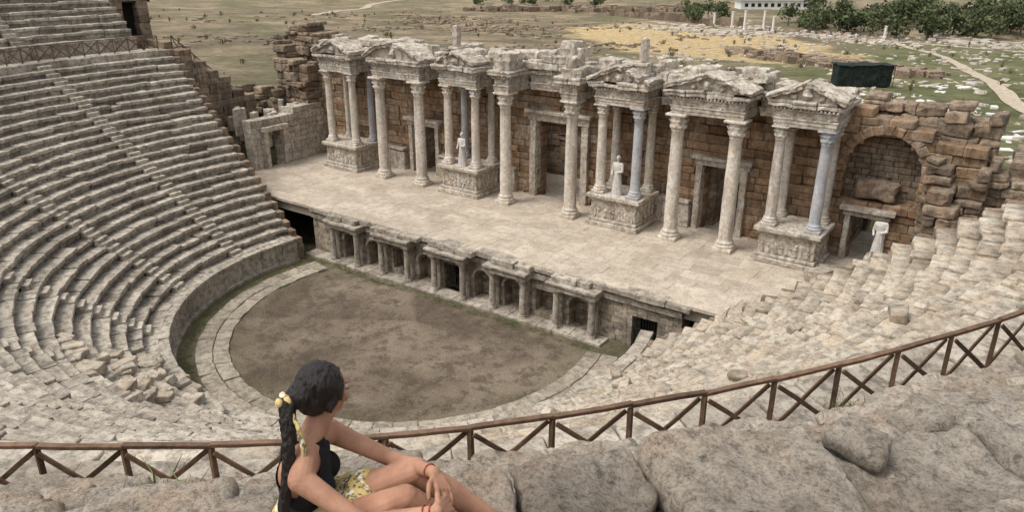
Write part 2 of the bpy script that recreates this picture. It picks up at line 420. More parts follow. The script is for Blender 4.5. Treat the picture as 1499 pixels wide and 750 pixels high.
for _ in range(70):
    a=random.gauss(-99,7)*D2R;k=random.choice([0,1,1,2,2,3,4,5]);r=R0+k*TREAD+random.uniform(0,.6);s=random.uniform(.3,.8)
    C.append((r*math.cos(a),r*math.sin(a),Z0+k*RISE+s*.15));S.append((s*1.4,s*.8,s*.55));R.append(rotz(a+random.gauss(0,.5))@rotx(random.gauss(0,.2)));T.append(random.uniform(.4,1))
for _ in range(45):
    a=random.uniform(-60,5)*D2R;k=random.randint(0,18);r=R0+k*TREAD+random.uniform(0,.6);s=random.uniform(.2,.55)
    C.append((r*math.cos(a),r*math.sin(a),Z0+k*RISE+s*.2));S.append((s*1.4,s*.8,s*.6));R.append(rotz(random.uniform(0,6))@rotx(random.gauss(0,.2)));T.append(random.uniform(.4,1))
blocks(mb,C,S,np.array(R),T,(5,5,4),.05,.05,2.5);mb.obj('tumbled_seat_blocks',M_seatR)
# orchestra floor
mb=MB();nr=60;na=240
rr=np.linspace(.01,13.2,nr);aa=np.linspace(0,2*math.pi,na,endpoint=False)
XX=rr[:,None]*np.cos(aa);YY=np.clip(rr[:,None]*np.sin(aa),-14,4.3)
ZZ=.0+.04*fbm(np.stack([XX*.9,YY*.9,XX*0],-1),3,3)
i=np.arange(nr-1)[:,None];j=np.arange(na)[None]
mb.add(np.stack([XX,YY,ZZ],-1).reshape(-1,3),np.stack([i*na+j,(i+1)*na+j,(i+1)*na+(j+1)%na,i*na+(j+1)%na],-1).reshape(-1,4),.5)
mb.obj('orchestra_floor',M_dirt,smooth=True)
mb=MB();C=[];S=[];R=[];T=[]
for r,w in ((10.35,.78),(11.2,.84)):
    a=-193.
    while a<13:
        L=random.uniform(.7,1.5);da=L/r/D2R;am=(a+da/2)*D2R
        if r*math.sin(am)<2.2 and random.random()>.05:
            C.append((r*math.cos(am),r*math.sin(am),.02+random.gauss(0,.02)));S.append((L-.015,w,.14));R.append(rotz(am-math.pi/2+random.gauss(0,.02))@roty(random.gauss(0,.01)));T.append(random.uniform(.3,1.))
        a+=da
blocks(mb,C,S,np.array(R),T,(6,4,4),.04,.035,3)
mb.obj('orchestra_paving',M_ring)
# ------------------------------------------------------------ block masonry walls
def block_wall(mb,org,ang,length,depth,z0,top,holes=(),hr=(.38,.6),lr=(.7,1.7),jit=.03,tm=(4,4,4),bev=.035,amp=.02,sc=2.2,arches=()):
    C=[];S=[];R=[];T=[];z=z0
    ca,sa=math.cos(ang),math.sin(ang)
    zmax=max(top(u) for u in np.linspace(0,length,60))
    while z<zmax:
        h=random.uniform(*hr); zc=z+h/2
        iv=[(0,length)]
        hs=[(a,b) for (a,b,c,d) in holes if c-.1<zc<d]
        for (uc,zs,r) in arches:
            if zs<=zc<zs+r: q=math.sqrt(r*r-(zc-zs)**2); hs.append((uc-q,uc+q))
        for (a,b) in hs:
            nv=[]
            for (p,q) in iv:
                if b<=p or a>=q: nv.append((p,q))
                else:
                    if a>p: nv.append((p,a))
                    if b<q: nv.append((b,q))
            iv=nv
        for (p,q) in iv:
            u=p
            while u<q-.02:
                L=random.uniform(*lr)
                if q-u-L<.35: L=q-u
                uc=u+L/2
                if zc<top(uc):
                    dw=random.gauss(0,jit)
                    C.append((org[0]+ca*uc-sa*(depth/2+dw),org[1]+sa*uc+ca*(depth/2+dw),zc));S.append((L-.012,depth,h-.012))
                    R.append(rotz(ang+random.gauss(0,.01*jit/.03)));T.append(min(1,max(0,random.gauss(.55,.25))))
                u+=L
        z+=h
    blocks(mb,C,S,np.array(R),T,tm,bev,amp,sc)
ZS=3.3
stage=empty('roman_stage_building')
mb=MB();C=[];S=[];T=[];y=4.0
while y<15.2:
    w=random.uniform(.8,1.25);x=-23.6
    while x<22:
        L=random.uniform(.9,2.3)
        C.append((x+L/2,y+w/2,ZS-.1+random.gauss(0,.004)));S.append((L-.008,w-.008,.2));T.append(min(1,max(0,random.gauss(.7,.22))));x+=L
    y+=w
blocks(mb,C,S,np.eye(3),T,(4,4,4),.012,.006,2)
box(mb,-23.6,22,4.3,21,2.4,ZS-.22,.3)
mb.obj('stage_floor',M_pave,stage)
# ---- proscenium
mb=MB()
wx0=-13.0
doors=[(-1.35-wx0,.15-wx0,0,2.0),(5.3-wx0,6.5-wx0,.5,1.9),(-5.6-wx0,-4.4-wx0,.5,1.9),(11.3-wx0,12.7-wx0,0,1.9)]
arch=[];hol=list(doors)
for xc in (1.6,3.75,8.1,-2.8,-7.2,-9.4):
    arch.append((xc-wx0,1.45,.6)); hol.append((xc-.6-wx0,xc+.6-wx0,.4,1.45))
block_wall(mb,(wx0,4.15),0,27.0,.75,-.1,lambda u:2.75,hol,hr=(.28,.4),lr=(.4,.9),jit=.012,bev=.02,amp=.012,arches=arch)
block_wall(mb,(wx0,4.95),0,27.0,.3,-.1,lambda u:2.75,[doors[0],doors[3]],hr=(.2,.3),lr=(.35,.7),jit=.015,bev=.02,amp=.012)
mb.obj('proscenium_wall',M_pros,stage)
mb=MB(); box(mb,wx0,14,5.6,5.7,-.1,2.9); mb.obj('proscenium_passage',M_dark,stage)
mb=MB()
colx=[-10.5,-8.3,-6.1,-3.9,-1.7,.5,2.7,4.8,7.0,9.2]
for q in range(-13,10):
    box(mb,q+.01,q+.99,3.15,4.2,-.05,.16+random.gauss(0,.01),random.uniform(.5,1),(5,4,4))
for xc in colx:
    lathe(mb,(xc,3.6,.14),[(.001,0),(.27,0),(.28,.06),(.23,.1),(.25,.16),(.2,.2),(.185,1.1),(.165,1.95),(.19,1.98),(.18,2.02),(.21,2.14),(.27,2.26),(.001,2.27)],16,random.uniform(.6,1),amp=.01)
    box(mb,xc-.27,xc+.27,3.33,3.87,2.39,2.47,.8)
    box(mb,xc-.16,xc+.16,4.0,4.15,.1,2.45,.5)
for a,b_ in zip(colx[::2],colx[1::2]):
    box(mb,a-.36,b_+.36,3.3,4.3,2.48,2.78,random.uniform(.4,.8),(9,4,4),.02,.02)
    box(mb,a-.46,b_+.46,3.16,4.3,2.785,2.95,random.uniform(.4,.9),(9,4,4),.03,.035)
box(mb,-13,14,4.0,4.35,2.5,2.82,.5,(40,4,4),.02,.02)
x=-13.
while x<14.:
    L=random.uniform(.8,1.6); f=3.5 if any(a-.4<x+L/2<b_+.4 for a,b_ in zip(colx[::2],colx[1::2])) else 3.85
    box(mb,x,x+L-.015,f+random.gauss(0,.06),4.5,2.96,3.27+random.gauss(0,.035),random.uniform(.4,1),(6,4,4),.04,.045); x+=L
for xc in (1.6,3.75,8.1,-2.8,-7.2,-9.4):
    for k in range(7):
        t=(k+.5)/7*math.pi
        blocks(mb,[(xc+.68*math.cos(t),4.12,1.45+.68*math.sin(t))],[(.16,.12,.29)],roty(-t)[None],random.uniform(.5,1),(4,4,4),.015,.008)
mb.obj('proscenium_colonnade',M_seat,stage)
mb=MB()
for (a,b_,c,d) in (doors[0],doors[3]):
    for k in range(9):
        x=a+wx0+.08+(b_-a-.16)*k/8; box(mb,x-.013,x+.013,4.3,4.33,.1,1.95,.5,(2,2,2),.002,0)
    for z in (.4,1.1,1.8): box(mb,a+wx0,b_+wx0,4.29,4.34,z,z+.04,.5,(2,2,2),.002,0)
mb.obj('iron_gate',M_iron,stage)
# ---- back wall
mb=MB(); bx=-23.3
holes=[(-1.75-bx,1.85-bx,ZS-.2,8.7),(-13.2-bx,-10.9-bx,ZS-.2,7.0),(10.3-bx,12.7-bx,ZS-.2,7.4),(19.0-bx,20.6-bx,ZS-.2,5.9),(18.25-bx,21.95-bx,6.75,8.6)]
def wtop(u):
    x=u+bx
    if x>18.6: return 12.0-.28*(x-18.6)-.5*abs(math.sin(x*2.1))
    return 11.9
block_wall(mb,(bx,15.0),0,48.0,1.3,2.9,wtop,holes,jit=.045,arches=[(20.1-bx,8.6,1.85)],bev=.05,amp=.04)
for k in range(13):
    t=(k+.5)/13*math.pi
    blocks(mb,[(20.1+2.1*math.cos(t),15.25+random.gauss(0,.03),8.6+2.1*math.sin(t))],[(.5,.7,.5)],roty(-t)[None],random.uniform(.3,.9),(5,5,5),.05,.04)
mb.obj('scaenae_wall',M_wall,stage)
mb=MB()
block_wall(mb,(17.8,15.95),0,5.0,.5,6.6,lambda u:10.9,[],jit=.05,lr=(.4,.9),hr=(.25,.4))
box(mb,18.9,21.0,15.2,15.9,6.8,7.8,.5,(8,6,6),.12,.12)
block_wall(mb,(bx,16.4),0,48.0,.5,7.6,lambda u:11.0,[],jit=.03)
block_wall(mb,(bx,21.0),0,47.0,1.2,2.9,lambda u:8.2+.8*math.sin(u*.7)+.5*math.sin(u*2.3),[(23.6,25.2,3,5.2),(33.5,35.2,3,5.4),(42.3,43.9,3,5)],arches=[(24.4,5.2,.8),(34.35,5.4,.85),(43.1,5.0,.8)],jit=.05)
for q in range(0,49,8):
    block_wall(mb,(bx+q+2.,16.4),math.pi/2,4.6,1.0,2.9,lambda u:9.5,[],jit=.04)
mb.obj('rear_wall',M_ruin,stage)
mb=MB()
rk=dict(jit=.16,hr=(.3,.75),lr=(.5,1.5),bev=.09,amp=.09,tm=(6,5,5))
block_wall(mb,(22.2,13.9),0,2.8,1.2,3.,lambda u:8.8+.9*math.sin(u*3),[],**rk)
block_wall(mb,(22.6,12.7),0,2.6,1.2,3.,lambda u:8.9-.9*u,[],**rk)
block_wall(mb,(24.8,15.0),0,5.0,1.6,4.,lambda u:9.6-.45*u+.5*math.sin(u*2.2),[],**rk)
block_wall(mb,(22.4,15.9),0,2.6,1.4,9.,lambda u:11.6+.6*math.sin(u*3),[],**rk)
block_wall(mb,(18.3,16.7),0,6.0,1.4,9.,lambda u:12.3-.2*u,[],**rk)
mb.obj('ruined_side_wall',M_ruin)
mb=MB()
block_wall(mb,(-23.4,7.6),math.pi/2,7.6,1.0,2.9,lambda u:7.0 if u<4 else 7.6,[(1.35,2.75,3,6.2)],jit=.02)
mb.obj('side_wing_wall',M_marble,stage)
mb=MB()
block_wall(mb,(-28.6,15.0),0,5.4,2.2,3.,lambda u:13.9-.45*abs(u-3.4)+.4*math.sin(u*4),[],**rk)
block_wall(mb,(-27.4,13.6),0,3.8,1.6,3.,lambda u:12.3-.4*u+.5*math.sin(u*5),[],**rk)
block_wall(mb,(-31.5,12.5),0,5.0,1.5,3.,lambda u:8.2+.5*math.sin(u*3),[],**rk)
mb.obj('ruined_tower',M_ruin)
mb=MB();C=[];S=[];R=[];T=[]
for _ in range(26):
    C.append((random.uniform(-27.5,-24.2),random.uniform(8,14),random.uniform(5.5,7.2)));S.append((random.uniform(.5,1.0),random.uniform(.25,.5),random.uniform(1.0,2.6)));R.append(rotz(random.uniform(0,3))@rotx(random.gauss(0,.12)));T.append(random.uniform(.5,1))
blocks(mb,C,S,np.array(R),T,(4,4,5),.03,.03,3); mb.obj('standing_marble_slabs',M_marble)
mb=MB()
def frame(mb,x0,x1,z0,z1,y,w=.45,t=.75):
    box(mb,x0-w,x0,y-.22,y+.5,z0,z1,t,(4,4,14),.03,.02); box(mb,x1,x1+w,y-.22,y+.5,z0,z1,t,(4,4,14),.03,.02)
    box(mb,x0-w-.1,x1+w+.1,y-.27,y+.5,z1+.003,z1+w,t,(14,4,4),.03,.02); box(mb,x0-w-.3,x1+w+.3,y-.5,y+.45,z1+w+.004,z1+w+.25,t,(14,4,4),.04,.03)
frame(mb,-1.75,1.85,ZS,8.7,14.95,.5); frame(mb,-13.2,-10.9,ZS,7.,14.95,.35); frame(mb,10.3,12.7,ZS,7.4,14.95,.38,.5); frame(mb,19.0,20.6,ZS,5.9,14.95,.3,.35)
box(mb,-23.45,-23.1,8.6,8.93,ZS,6.2,.8,(4,4,10));box(mb,-23.45,-23.1,10.37,10.7,ZS,6.2,.8,(4,4,10));box(mb,-23.45,-23.0,8.45,10.85,6.203,6.6,.8,(4,10,4))
x=-22.5
while x<18:
    L=random.uniform(1.2,2.2)
    if not any(a-1.2<x+L/2<b_+1.2 for a,b_ in ((-1.75,1.85),(-13.2,-10.9),(10.3,12.7))):
        box(mb,x,x+L-.01,14.6+random.gauss(0,.03),15.1,ZS,ZS+1.5+random.gauss(0,.04),random.uniform(.4,.9),(5,4,5),.04,.03)
        box(mb,x,x+L-.01,14.5,15.1,ZS+1.53,ZS+1.75,random.uniform(.4,.9),(5,4,4),.04,.03)
    x+=L
mb.obj('door_frames_and_dado',M_marble,stage)
# ---- columns
def column(mb,x,y,z0,h,r,tone,plinth=True):
    s=r/.36
    if plinth: box(mb,x-.5*s,x+.5*s,y-.5*s,y+.5*s,z0,z0+.22*s,tone,(4,4,4),.02,.01)
    zb=z0+(.22*s if plinth else 0); H=h-(.22*s if plinth else 0)
    cap=.85*s
    zt=H-cap
    pr=[(.001,0),(r*1.38,0),(r*1.42,.07*s),(r*1.36,.14*s),(r*1.18,.17*s),(r*1.14,.2*s),(r*1.26,.26*s),(r*1.2,.31*s),(r*1.03,.35*s)]
    for q in np.linspace(0,1,9): pr.append((r*(1-.13*q*q),.42*s+(zt-.5*s)*q))
    pr+=[(r*.98,zt-.05*s),(r*.9,zt)]
    lathe(mb,(x,y,zb),pr,24,tone,amp=.012)
    prc=[(r*.86,0),(r*1.08,.10*s),(r*1.2,.24*s),(r*.95,.27*s),(r*1.15,.42*s),(r*1.34,.52*s),(r*1.02,.55*s),(r*1.2,.66*s),(r*1.42,.73*s),(.001,.74*s)]
    def md(a,z): return 1+.11*np.cos(8*a+np.where(z>.26*s,math.pi,0))*(z>.04)*(z<.6*s)+.09*np.cos(4*(a-math.pi/4))*(z>.5*s)
    lathe(mb,(x,y,zb+zt),prc,32,tone*.9,md,amp=.025)
    box(mb,x-r*1.5,x+r*1.5,y-r*1.5,y+r*1.5,zb+zt+.735*s,zb+H,tone,(6,6,4),.02,.015)
ZC=ZS+7.6
PODH=2.05
pods=[(-20.0,-16.4),(-8.0,-4.6),(4.2,7.6),(14.85,18.2)]
big=[-13.9,-10.1,-2.5,2.6,9.6,13.0]
mc=MB();mg=MB();mm=MB()
for x in big: column(mc,x,12.25,ZS,7.6,.40,random.uniform(.5,1))
greyf={2:(1,),3:(1,)}
for k,(a,b_) in enumerate(pods):
    yf=11.75
    box(mm,a-.1,b_+.1,yf-.12,14.6,ZS,ZS+.3,.7,(12,8,4),.04,.02)
    box(mm,a+.04,b_-.04,yf,14.55,ZS+.3,ZS+.52,.6,(12,8,4),.06,.02)
    box(mm,a+.15,b_-.15,yf+.12,14.5,ZS+.52,ZS+PODH-.4,.55,(26,16,12),.02,.05,5.)
    box(mm,a+.04,b_-.04,yf,14.55,ZS+PODH-.4,ZS+PODH-.24,.65,(12,8,4),.05,.025)
    box(mm,a-.12,b_+.12,yf-.14,14.6,ZS+PODH-.24,ZS+PODH,.75,(14,8,4),.04,.03)
    n=8
    for q in range(n):
        xq=a+.45+(b_-a-.9)*q/(n-1)+random.gauss(0,.06);sc=random.uniform(.7,1.0)
        lathe(mm,(xq,yf+.16,ZS+.58),[(.001,0),(.13*sc,.02),(.10*sc,.3),(.12,.55*sc),(.06,.68*sc),(.085,.78*sc),(.07,.9*sc),(.001,.94*sc)],8,.7,amp=.08)
    for q in range(5):
        yq=yf+.5+q*.5
        lathe(mm,(b_-.18,yq,ZS+.58),[(.001,0),(.13,.02),(.10,.3),(.12,.55),(.06,.68),(.085,.78),(.07,.9),(.001,.94)],8,.7,amp=.08)
    hc=7.6-PODH
    for e,x in enumerate((a+.5,b_-.5)):
        column(mg if e in greyf.get(k,()) else mc,x,12.35,ZS+PODH,hc,.30,random.uniform(.5,1))
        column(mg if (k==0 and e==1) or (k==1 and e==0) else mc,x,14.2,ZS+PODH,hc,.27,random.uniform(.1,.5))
mc.obj('marble_columns',M_col,stage,smooth=True); mg.obj('grey_columns',M_grey,stage,smooth=True)
# ---- entablature
EH=.78
def entab(mb,x0,x1,yf,yb,z,rough=.03):
    t=lambda:random.uniform(.35,.95)
    e=EH
    n=max(6,int((x1-x0)*5)); m=max(4,int((yb-yf)*3))
    box(mb,x0,x1,yf,yb,z,z+.24*e,t(),(n,m,4),.02,rough*.5); box(mb,x0-.035,x1+.035,yf-.035,yb,z+.24*e,z+.5*e,t(),(n,m,4),.02,rough*.5)
    box(mb,x0-.08,x1+.08,yf-.08,yb,z+.5*e,z+.62*e,t(),(n,m,4),.02,rough)
    box(mb,x0-.0,x1+.0,yf+.0,yb,z+.62*e,z+1.1*e,t()*.8,(n*2,m*2,6),.02,rough*1.8,6.)
    box(mb,x0-.1,x1+.1,yf-.1,yb,z+1.1*e,z+1.2*e,t(),(n,m,4),.02,rough)
    x=x0-.12
    while x<x1+.1:
        box(mb,x,x+.11,yf-.2,yf+.05,z+1.2*e,z+1.34*e,.6,(2,2,2),.01,0); x+=.2
    y=yf
    while y<yb-.2:
        box(mb,x1,x1+.2,y,y+.11,z+1.2*e,z+1.34*e,.6,(2,2,2),.01,0); y+=.2
    box(mb,x0-.0,x1+.0,yf+.0,yb,z+1.2*e,z+1.35*e,.4,(4,4,4),.02,0)
    x=x0-.38
    while x<x1+.38-.05:
        L=min(random.uniform(.6,1.4),x1+.38-x)
        if x1+.38-x-L<.3: L=x1+.38-x
        o=random.uniform(0,.16)
        box(mb,x,x+L-.01,yf-.38+o,yb,z+1.35*e,z+1.6*e,t(),(6,8,4),.05,rough*1.8,3)
        if random.random()<.8: box(mb,x-.03,x+L-.02,yf-.48+o*2,yb,z+1.6*e,z+1.78*e+random.uniform(0,.06),t(),(6,8,4),.06,rough*2.2,3)
        x+=L
def ped_tri(mb,x0,x1,yf,yb,z,h):
    xc=(x0+x1)/2;w=(x1-x0)/2+.42
    L=math.hypot(w,h);an=math.atan2(h,w)
    ns=7
    for s in (-1,1):
        for k in range(ns):
            q=(k+.5)/ns
            if random.random()<.1: continue
            cx=xc+s*w*(1-q);cz=z+h*q
            for (dy,dz,th,o) in ((0,.05,.15,0),(-.08,.18,.12,0)):
                blocks(mb,[(cx,(yf+yb)/2-.2+dy,cz+dz+random.gauss(0,.015))],[(L/ns+.03,yb-yf+.35+random.uniform(-.3,0),th)],roty(s*an)[None],random.uniform(.4,1),(5,8,4),.03,.06,3.5)
    V=np.array([(xc-w+.2,yf,z),(xc+w-.2,yf,z),(xc+.02,yf,z+h),(xc-.02,yf,z+h),(xc-w+.2,yb,z),(xc+w-.2,yb,z),(xc+.02,yb,z+h),(xc-.02,yb,z+h)])
    mb.add(V,[(0,1,2,3),(4,7,6,5),(0,3,7,4),(1,5,6,2)],.55)
    lathe(mb,(xc,yf,z+h*.42),[(.001,-.26),(.2,-.2),(.28,0),(.2,.2),(.001,.26)],10,.8,amp=.07)
    for s in (-1,1): lathe(mb,(xc+s*w*.35,yf,z+h*.25),[(.001,-.16),(.16,-.1),(.2,0),(.14,.12),(.001,.16)],8,.7,amp=.07)
def ped_arc(mb,x0,x1,yf,yb,z,h,br=()):
    xc=(x0+x1)/2;w=(x1-x0)/2+.4;r=(w*w+h*h)/(2*h);zc=z+h-r;am=math.asin(w/r);n=11
    for k in range(n):
        if k in br: continue
        t=-am+2*am*(k+.5)/n
        for (rr,th,dy) in ((r,.16,0),(r+.15,.13,-.08)):
            blocks(mb,[(xc+rr*math.sin(t),(yf+yb)/2-.2+dy,zc+rr*math.cos(t))],[(2*am*r/n+.03,yb-yf+.35+random.uniform(-.3,0),th)],roty(t)[None],random.uniform(.4,1),(5,8,4),.03,.06,3.5)
    m=14;V=[];F=[]
    for k in range(m+1):
        x=xc-w+.15+(2*w-.3)*k/m; zz=zc+math.sqrt(max(0,r*r-(x-xc)**2))
        V+=[(x,yf,z),(x,yf,zz),(x,yb,zz)]
    for k in range(m): b=3*k;F+=[(b,b+3,b+4,b+1),(b+1,b+4,b+5,b+2)]
    mb.add(V,F,.55)
    lathe(mb,(xc,yf,z+h*.4),[(.001,-.32),(.25,-.22),(.34,0),(.25,.22),(.001,.32)],10,.8,amp=.08)
groups=[(-20.0,-16.4,'t'),(-14.4,-9.6,'a'),(-8.0,-4.6,'t'),(4.2,7.6,'t'),(9.1,13.5,'b'),(14.85,18.2,'t')]
ZT=ZC+1.78*EH
for k,(a,b_,ty) in enumerate(groups):
    entab(mm,a+.12,b_-.12,11.95,15.2,ZC)
    if ty=='a': ped_arc(mm,a+.12,b_-.12,11.85,13.6,ZT,.95,br=(5,))
    else: ped_tri(mm,a+.12,b_-.12,11.85,13.6,ZT,.8)
for x in (-2.5,2.6): entab(mm,x-.55,x+.55,11.75,15.2,ZC)
ent=[(-16.4,-14.4),(-9.6,-8.0),(-4.6,-3.2),(-1.8,1.9),(3.3,4.2),(7.6,9.1),(13.5,14.85)]
for a,b_ in ent: entab(mm,a+.1,b_-.1,14.0,15.3,ZC)
entab(mm,-22.6,-20.3,14.3,15.3,ZC)
def remains(x0,x1,y0,y1,z,hm,rows=2):
    for q in range(rows):
        x=x0+q*random.uniform(.1,.5)
        while x<x1-.3:
            L=random.uniform(.6,1.6); L=min(L,x1-x)
            h=random.uniform(.32,.48)*hm
            if random.random()<(.93 if q==0 else .45):
                zz=z+q*.38*hm
                blocks(mm,[(x+L/2,(y0+y1)/2+random.gauss(0,.08),zz+h/2)],[(L-.03,y1-y0,h)],(rotz(random.gauss(0,.04))@rotx(random.gauss(0,.03)))[None],random.uniform(.3,1),(7,7,5),.06,.07,3)
            x+=L
remains(-22.3,14.0,14.3,15.6,ZT,1.3,2)
remains(14.0,18.3,14.3,15.6,ZT,.9,1)
remains(-20,14,13.5,14.4,ZT,1.2,2);remains(14.85,18.2,13.5,14.4,ZT,.9,1)
remains(-3.2,-1.8,11.9,13.4,ZT,1.5,3); remains(1.9,3.3,11.9,13.4,ZT,1.5,3)
remains(-1.8,1.9,14.0,15.2,ZT,1.7,3)
for (x,y) in ((-7.0,12.9),(6.9,12.9)):
    box(mm,x-.32,x+.32,y-.32,y+.32,ZT,ZT+1.0,.7,(5,5,5),.05,.05); box(mm,x-.22,x+.22,y-.22,y+.22,ZT+1.1,ZT+2.5,.85,(5,5,7),.08,.06)
    box(mm,x-.42,x+.42,y-.42,y+.42,ZT+.95,ZT+1.13,.7,(5,5,4),.04,.04)
mm.obj('entablature_and_podia',M_marble,stage)
mb=MB();C=[];S=[];R=[];T=[]
for _ in range(170):
    x=random.uniform(18.6,30);y=random.uniform(8.5,14.5); s=random.uniform(.4,1.3)
    if x<21.5 and y>12.5 : continue
    z=ZS+.2+max(0,(x-20)*.55)*random.uniform(.6,1.0)
    C.append((x,y,z));S.append((s*1.2,s*.8,s*.5));R.append(rotz(random.uniform(0,6))@rotx(random.gauss(0,.15)));T.append(random.uniform(.3,1))
blocks(mb,C,S,np.array(R),T,(6,5,4),.05,.05,2.5); mb.obj('fallen_blocks',M_seatR)
mb=MB()
for q in range(6):
    y=5.4+q*1.05
    block_wall(mb,(-32.5,y),0,4.6,1.05,3.,lambda u,q=q:12.4-q*.85,[],jit=.05,hr=(.4,.6))
block_wall(mb,(-33.6,3.9),math.pi/2,3.0,.8,12.2,lambda u:16.1,[(.9,2.1,13.3,15.6)],jit=.03)
mb.obj('vomitory_wall',M_ruin)
mb=MB();box(mb,-35.2,-35.0,4.0,7.2,13,16);box(mb,-35.2,-33.7,4.0,7.2,15.7,15.9);mb.obj('vomitory_passage',M_dark,seating)
# ------------------------------------------------------------ fence
def beam(mb,a,b,w,h,tone):
    a=np.array(a,float);b=np.array(b,float);d=b-a;L=np.linalg.norm(d);x=d/L
    up=np.array([0,0,1.]) 
    if abs(x[2])>.95: up=np.array([1.,0,0])
    y=np.cross(up,x);y/=np.linalg.norm(y);z=np.cross(x,y)
    blocks(mb,[(a+b)/2],[(L,w,h)],np.stack([x,y,z],1)[None],tone,(6,4,4),.008,.008,4)
def fence(name,pts,lean=0):
    m=MB()
    for k,p in enumerate(pts):
        p=np.array(p,float); beam(m,p+(0,0,-.1),p+(0,0,1.0),.07,.07,random.random())
        if k<len(pts)-1:
            q=np.array(pts[k+1],float); u=(q-p)/np.linalg.norm(q-p); nrm=np.array([-u[1],u[0],0])*.045
            beam(m,p+(0,0,1.04+random.gauss(0,.006)),q+(0,0,1.04)+u*.02+np.array([0,0,random.gauss(0,.012)]),.085,.055,random.random())
            beam(m,p+(0,0,.12)+u*.05+nrm,q+(0,0,.95)-u*.04+nrm,.03,.07,random.random())
            beam(m,p+(0,0,.95)+u*.04-nrm,q+(0,0,.12)-u*.05-nrm,.03,.07,random.random())
    return m.obj(name,M_wood)
def ss(t): t=min(1,max(0,t)); return t*t*(3-2*t)
def rf(a): return 30.12+.12*ss((a+48)/20) if a>-100 else 30.12-.45*min(1,(-100-a)/40)
def zf(a): return .40*ss((a+50)/29) if a>-100 else 0.
pts=[];a=A0+1
while a<9.: pts.append((rf(a)*math.cos(a*D2R),rf(a)*math.sin(a*D2R),12.5+zf(a)+random.gauss(0,.012))); a+=1.08/29.8/D2R
fence('wooden_fence',pts)
fence('wooden_fence',[(-29.0+ -.16*k,5.6+.95*k,12.45-.82*k) for k in range(7)])
mb=MB();C=[];S=[];R=[];T=[];a=A0
while a<A1:
    L=random.uniform(.8,1.6);da=L/29.3/D2R;am=(a+da/2)*D2R;rc=29.9
    C.append((rc*math.cos(am),rc*math.sin(am),12.22+zf(a)+random.gauss(0,.01)));S.append((L-.01,1.7,.6));R.append(rotz(am-math.pi/2));T.append(random.uniform(.4,1));a+=da
blocks(mb,C,S,np.array(R),T,(5,4,4),.03,.02,3)
C=[];S=[];R=[];T=[];a=-187
while a<A1:
    L=random.uniform(.8,1.6);da=L/30.1/D2R;am=(a+da/2)*D2R;rc=RU+.2
    C.append((rc*math.cos(am),rc*math.sin(am),12.85));S.append((L-.01,.35,.95));R.append(rotz(am-math.pi/2));T.append(random.uniform(.4,1));a+=da
blocks(mb,C,S,np.array(R),T,(5,4,4),.03,.02,3); mb.obj('diazoma_walkway',M_seat,seating)
# ------------------------------------------------------------ organic figures
class Blob:
    def __init__(s): s.v=[];s.f=[]
    def _add(s,rings,top,bot):
        b=len(s.v); n=len(rings[0])
        for r in rings: s.v+= [tuple(p) for p in r]
        for i in range(len(rings)-1):
            for j in range(n): s.f.append((b+i*n+j,b+i*n+(j+1)%n,b+(i+1)*n+(j+1)%n,b+(i+1)*n+j))
        t=len(s.v); s.v.append(tuple(bot)); s.v.append(tuple(top))
        for j in range(n): s.f.append((t,b+(j+1)%n,b+j)); m=b+(len(rings)-1)*n; s.f.append((t+1,m+j,m+(j+1)%n))
    def cap(s,a,b,ra,rb,n=16):
        a=np.array(a,float);b=np.array(b,float);d=b-a;L=np.linalg.norm(d)
        d=d/L if L>1e-6 else np.array([0,0,1.]); h=np.array([1,0,0.]) if abs(d[0])<.8 else np.array([0,1.,0])
        x=np.cross(h,d);x/=np.linalg.norm(x);y=np.cross(d,x);an=np.linspace(0,2*math.pi,n,endpoint=False)
        circ=np.cos(an)[:,None]*x+np.sin(an)[:,None]*y; R=[]
        for t in (-75,-50,-25,0): R.append(a+d*ra*math.sin(t*D2R)+circ*ra*math.cos(t*D2R))
        for t in (0,25,50,75): R.append(b+d*rb*math.sin(t*D2R)+circ*rb*math.cos(t*D2R))
        s._add(R,b+d*rb,a-d*ra)
    def ell(s,c,rad,M=None,n=20):
        c=np.array(c,float);M=np.eye(3) if M is None else np.array(M,float);R=[];an=np.linspace(0,2*math.pi,n,endpoint=False)
        for t in np.linspace(-80,80,11):
            q=np.stack([np.cos(an)*math.cos(t*D2R)*rad[0],np.sin(an)*math.cos(t*D2R)*rad[1],np.full(n,math.sin(t*D2R)*rad[2])],1)
            R.append(c+q@M.T)
        s._add(R,c+M@np.array([0,0,rad[2]]),c-M@np.array([0,0,rad[2]]))
    def obj(s,name,mat,vox,parent=None,sm=4,cut=None,solid=0):
        me=bpy.data.meshes.new(name);me.from_pydata(s.v,[],s.f);me.update()
        o=bpy.data.objects.new(name,me);link(o)
        r=o.modifiers.new('r','REMESH');r.mode='VOXEL';r.voxel_size=vox;r.use_smooth_shade=True
        if sm: q=o.modifiers.new('s','SMOOTH');q.factor=.5;q.iterations=sm
        dg=bpy.context.evaluated_depsgraph_get(); m2=bpy.data.meshes.new_from_object(o.evaluated_get(dg))
        o.modifiers.clear();o.data=m2;m2.name=name
        if cut:
            bm=bmesh.new();bm.from_mesh(m2);bmesh.ops.delete(bm,geom=[v for v in bm.verts if cut(np.array(v.co))],context='VERTS');bm.to_mesh(m2);bm.free()
        if solid: q=o.modifiers.new('t','SOLIDIFY');q.thickness=solid;q.offset=1
        for p in m2.polygons:p.use_smooth=True
        m2.materials.clear();m2.materials.append(mat)
        if parent: o.parent=parent
        return o
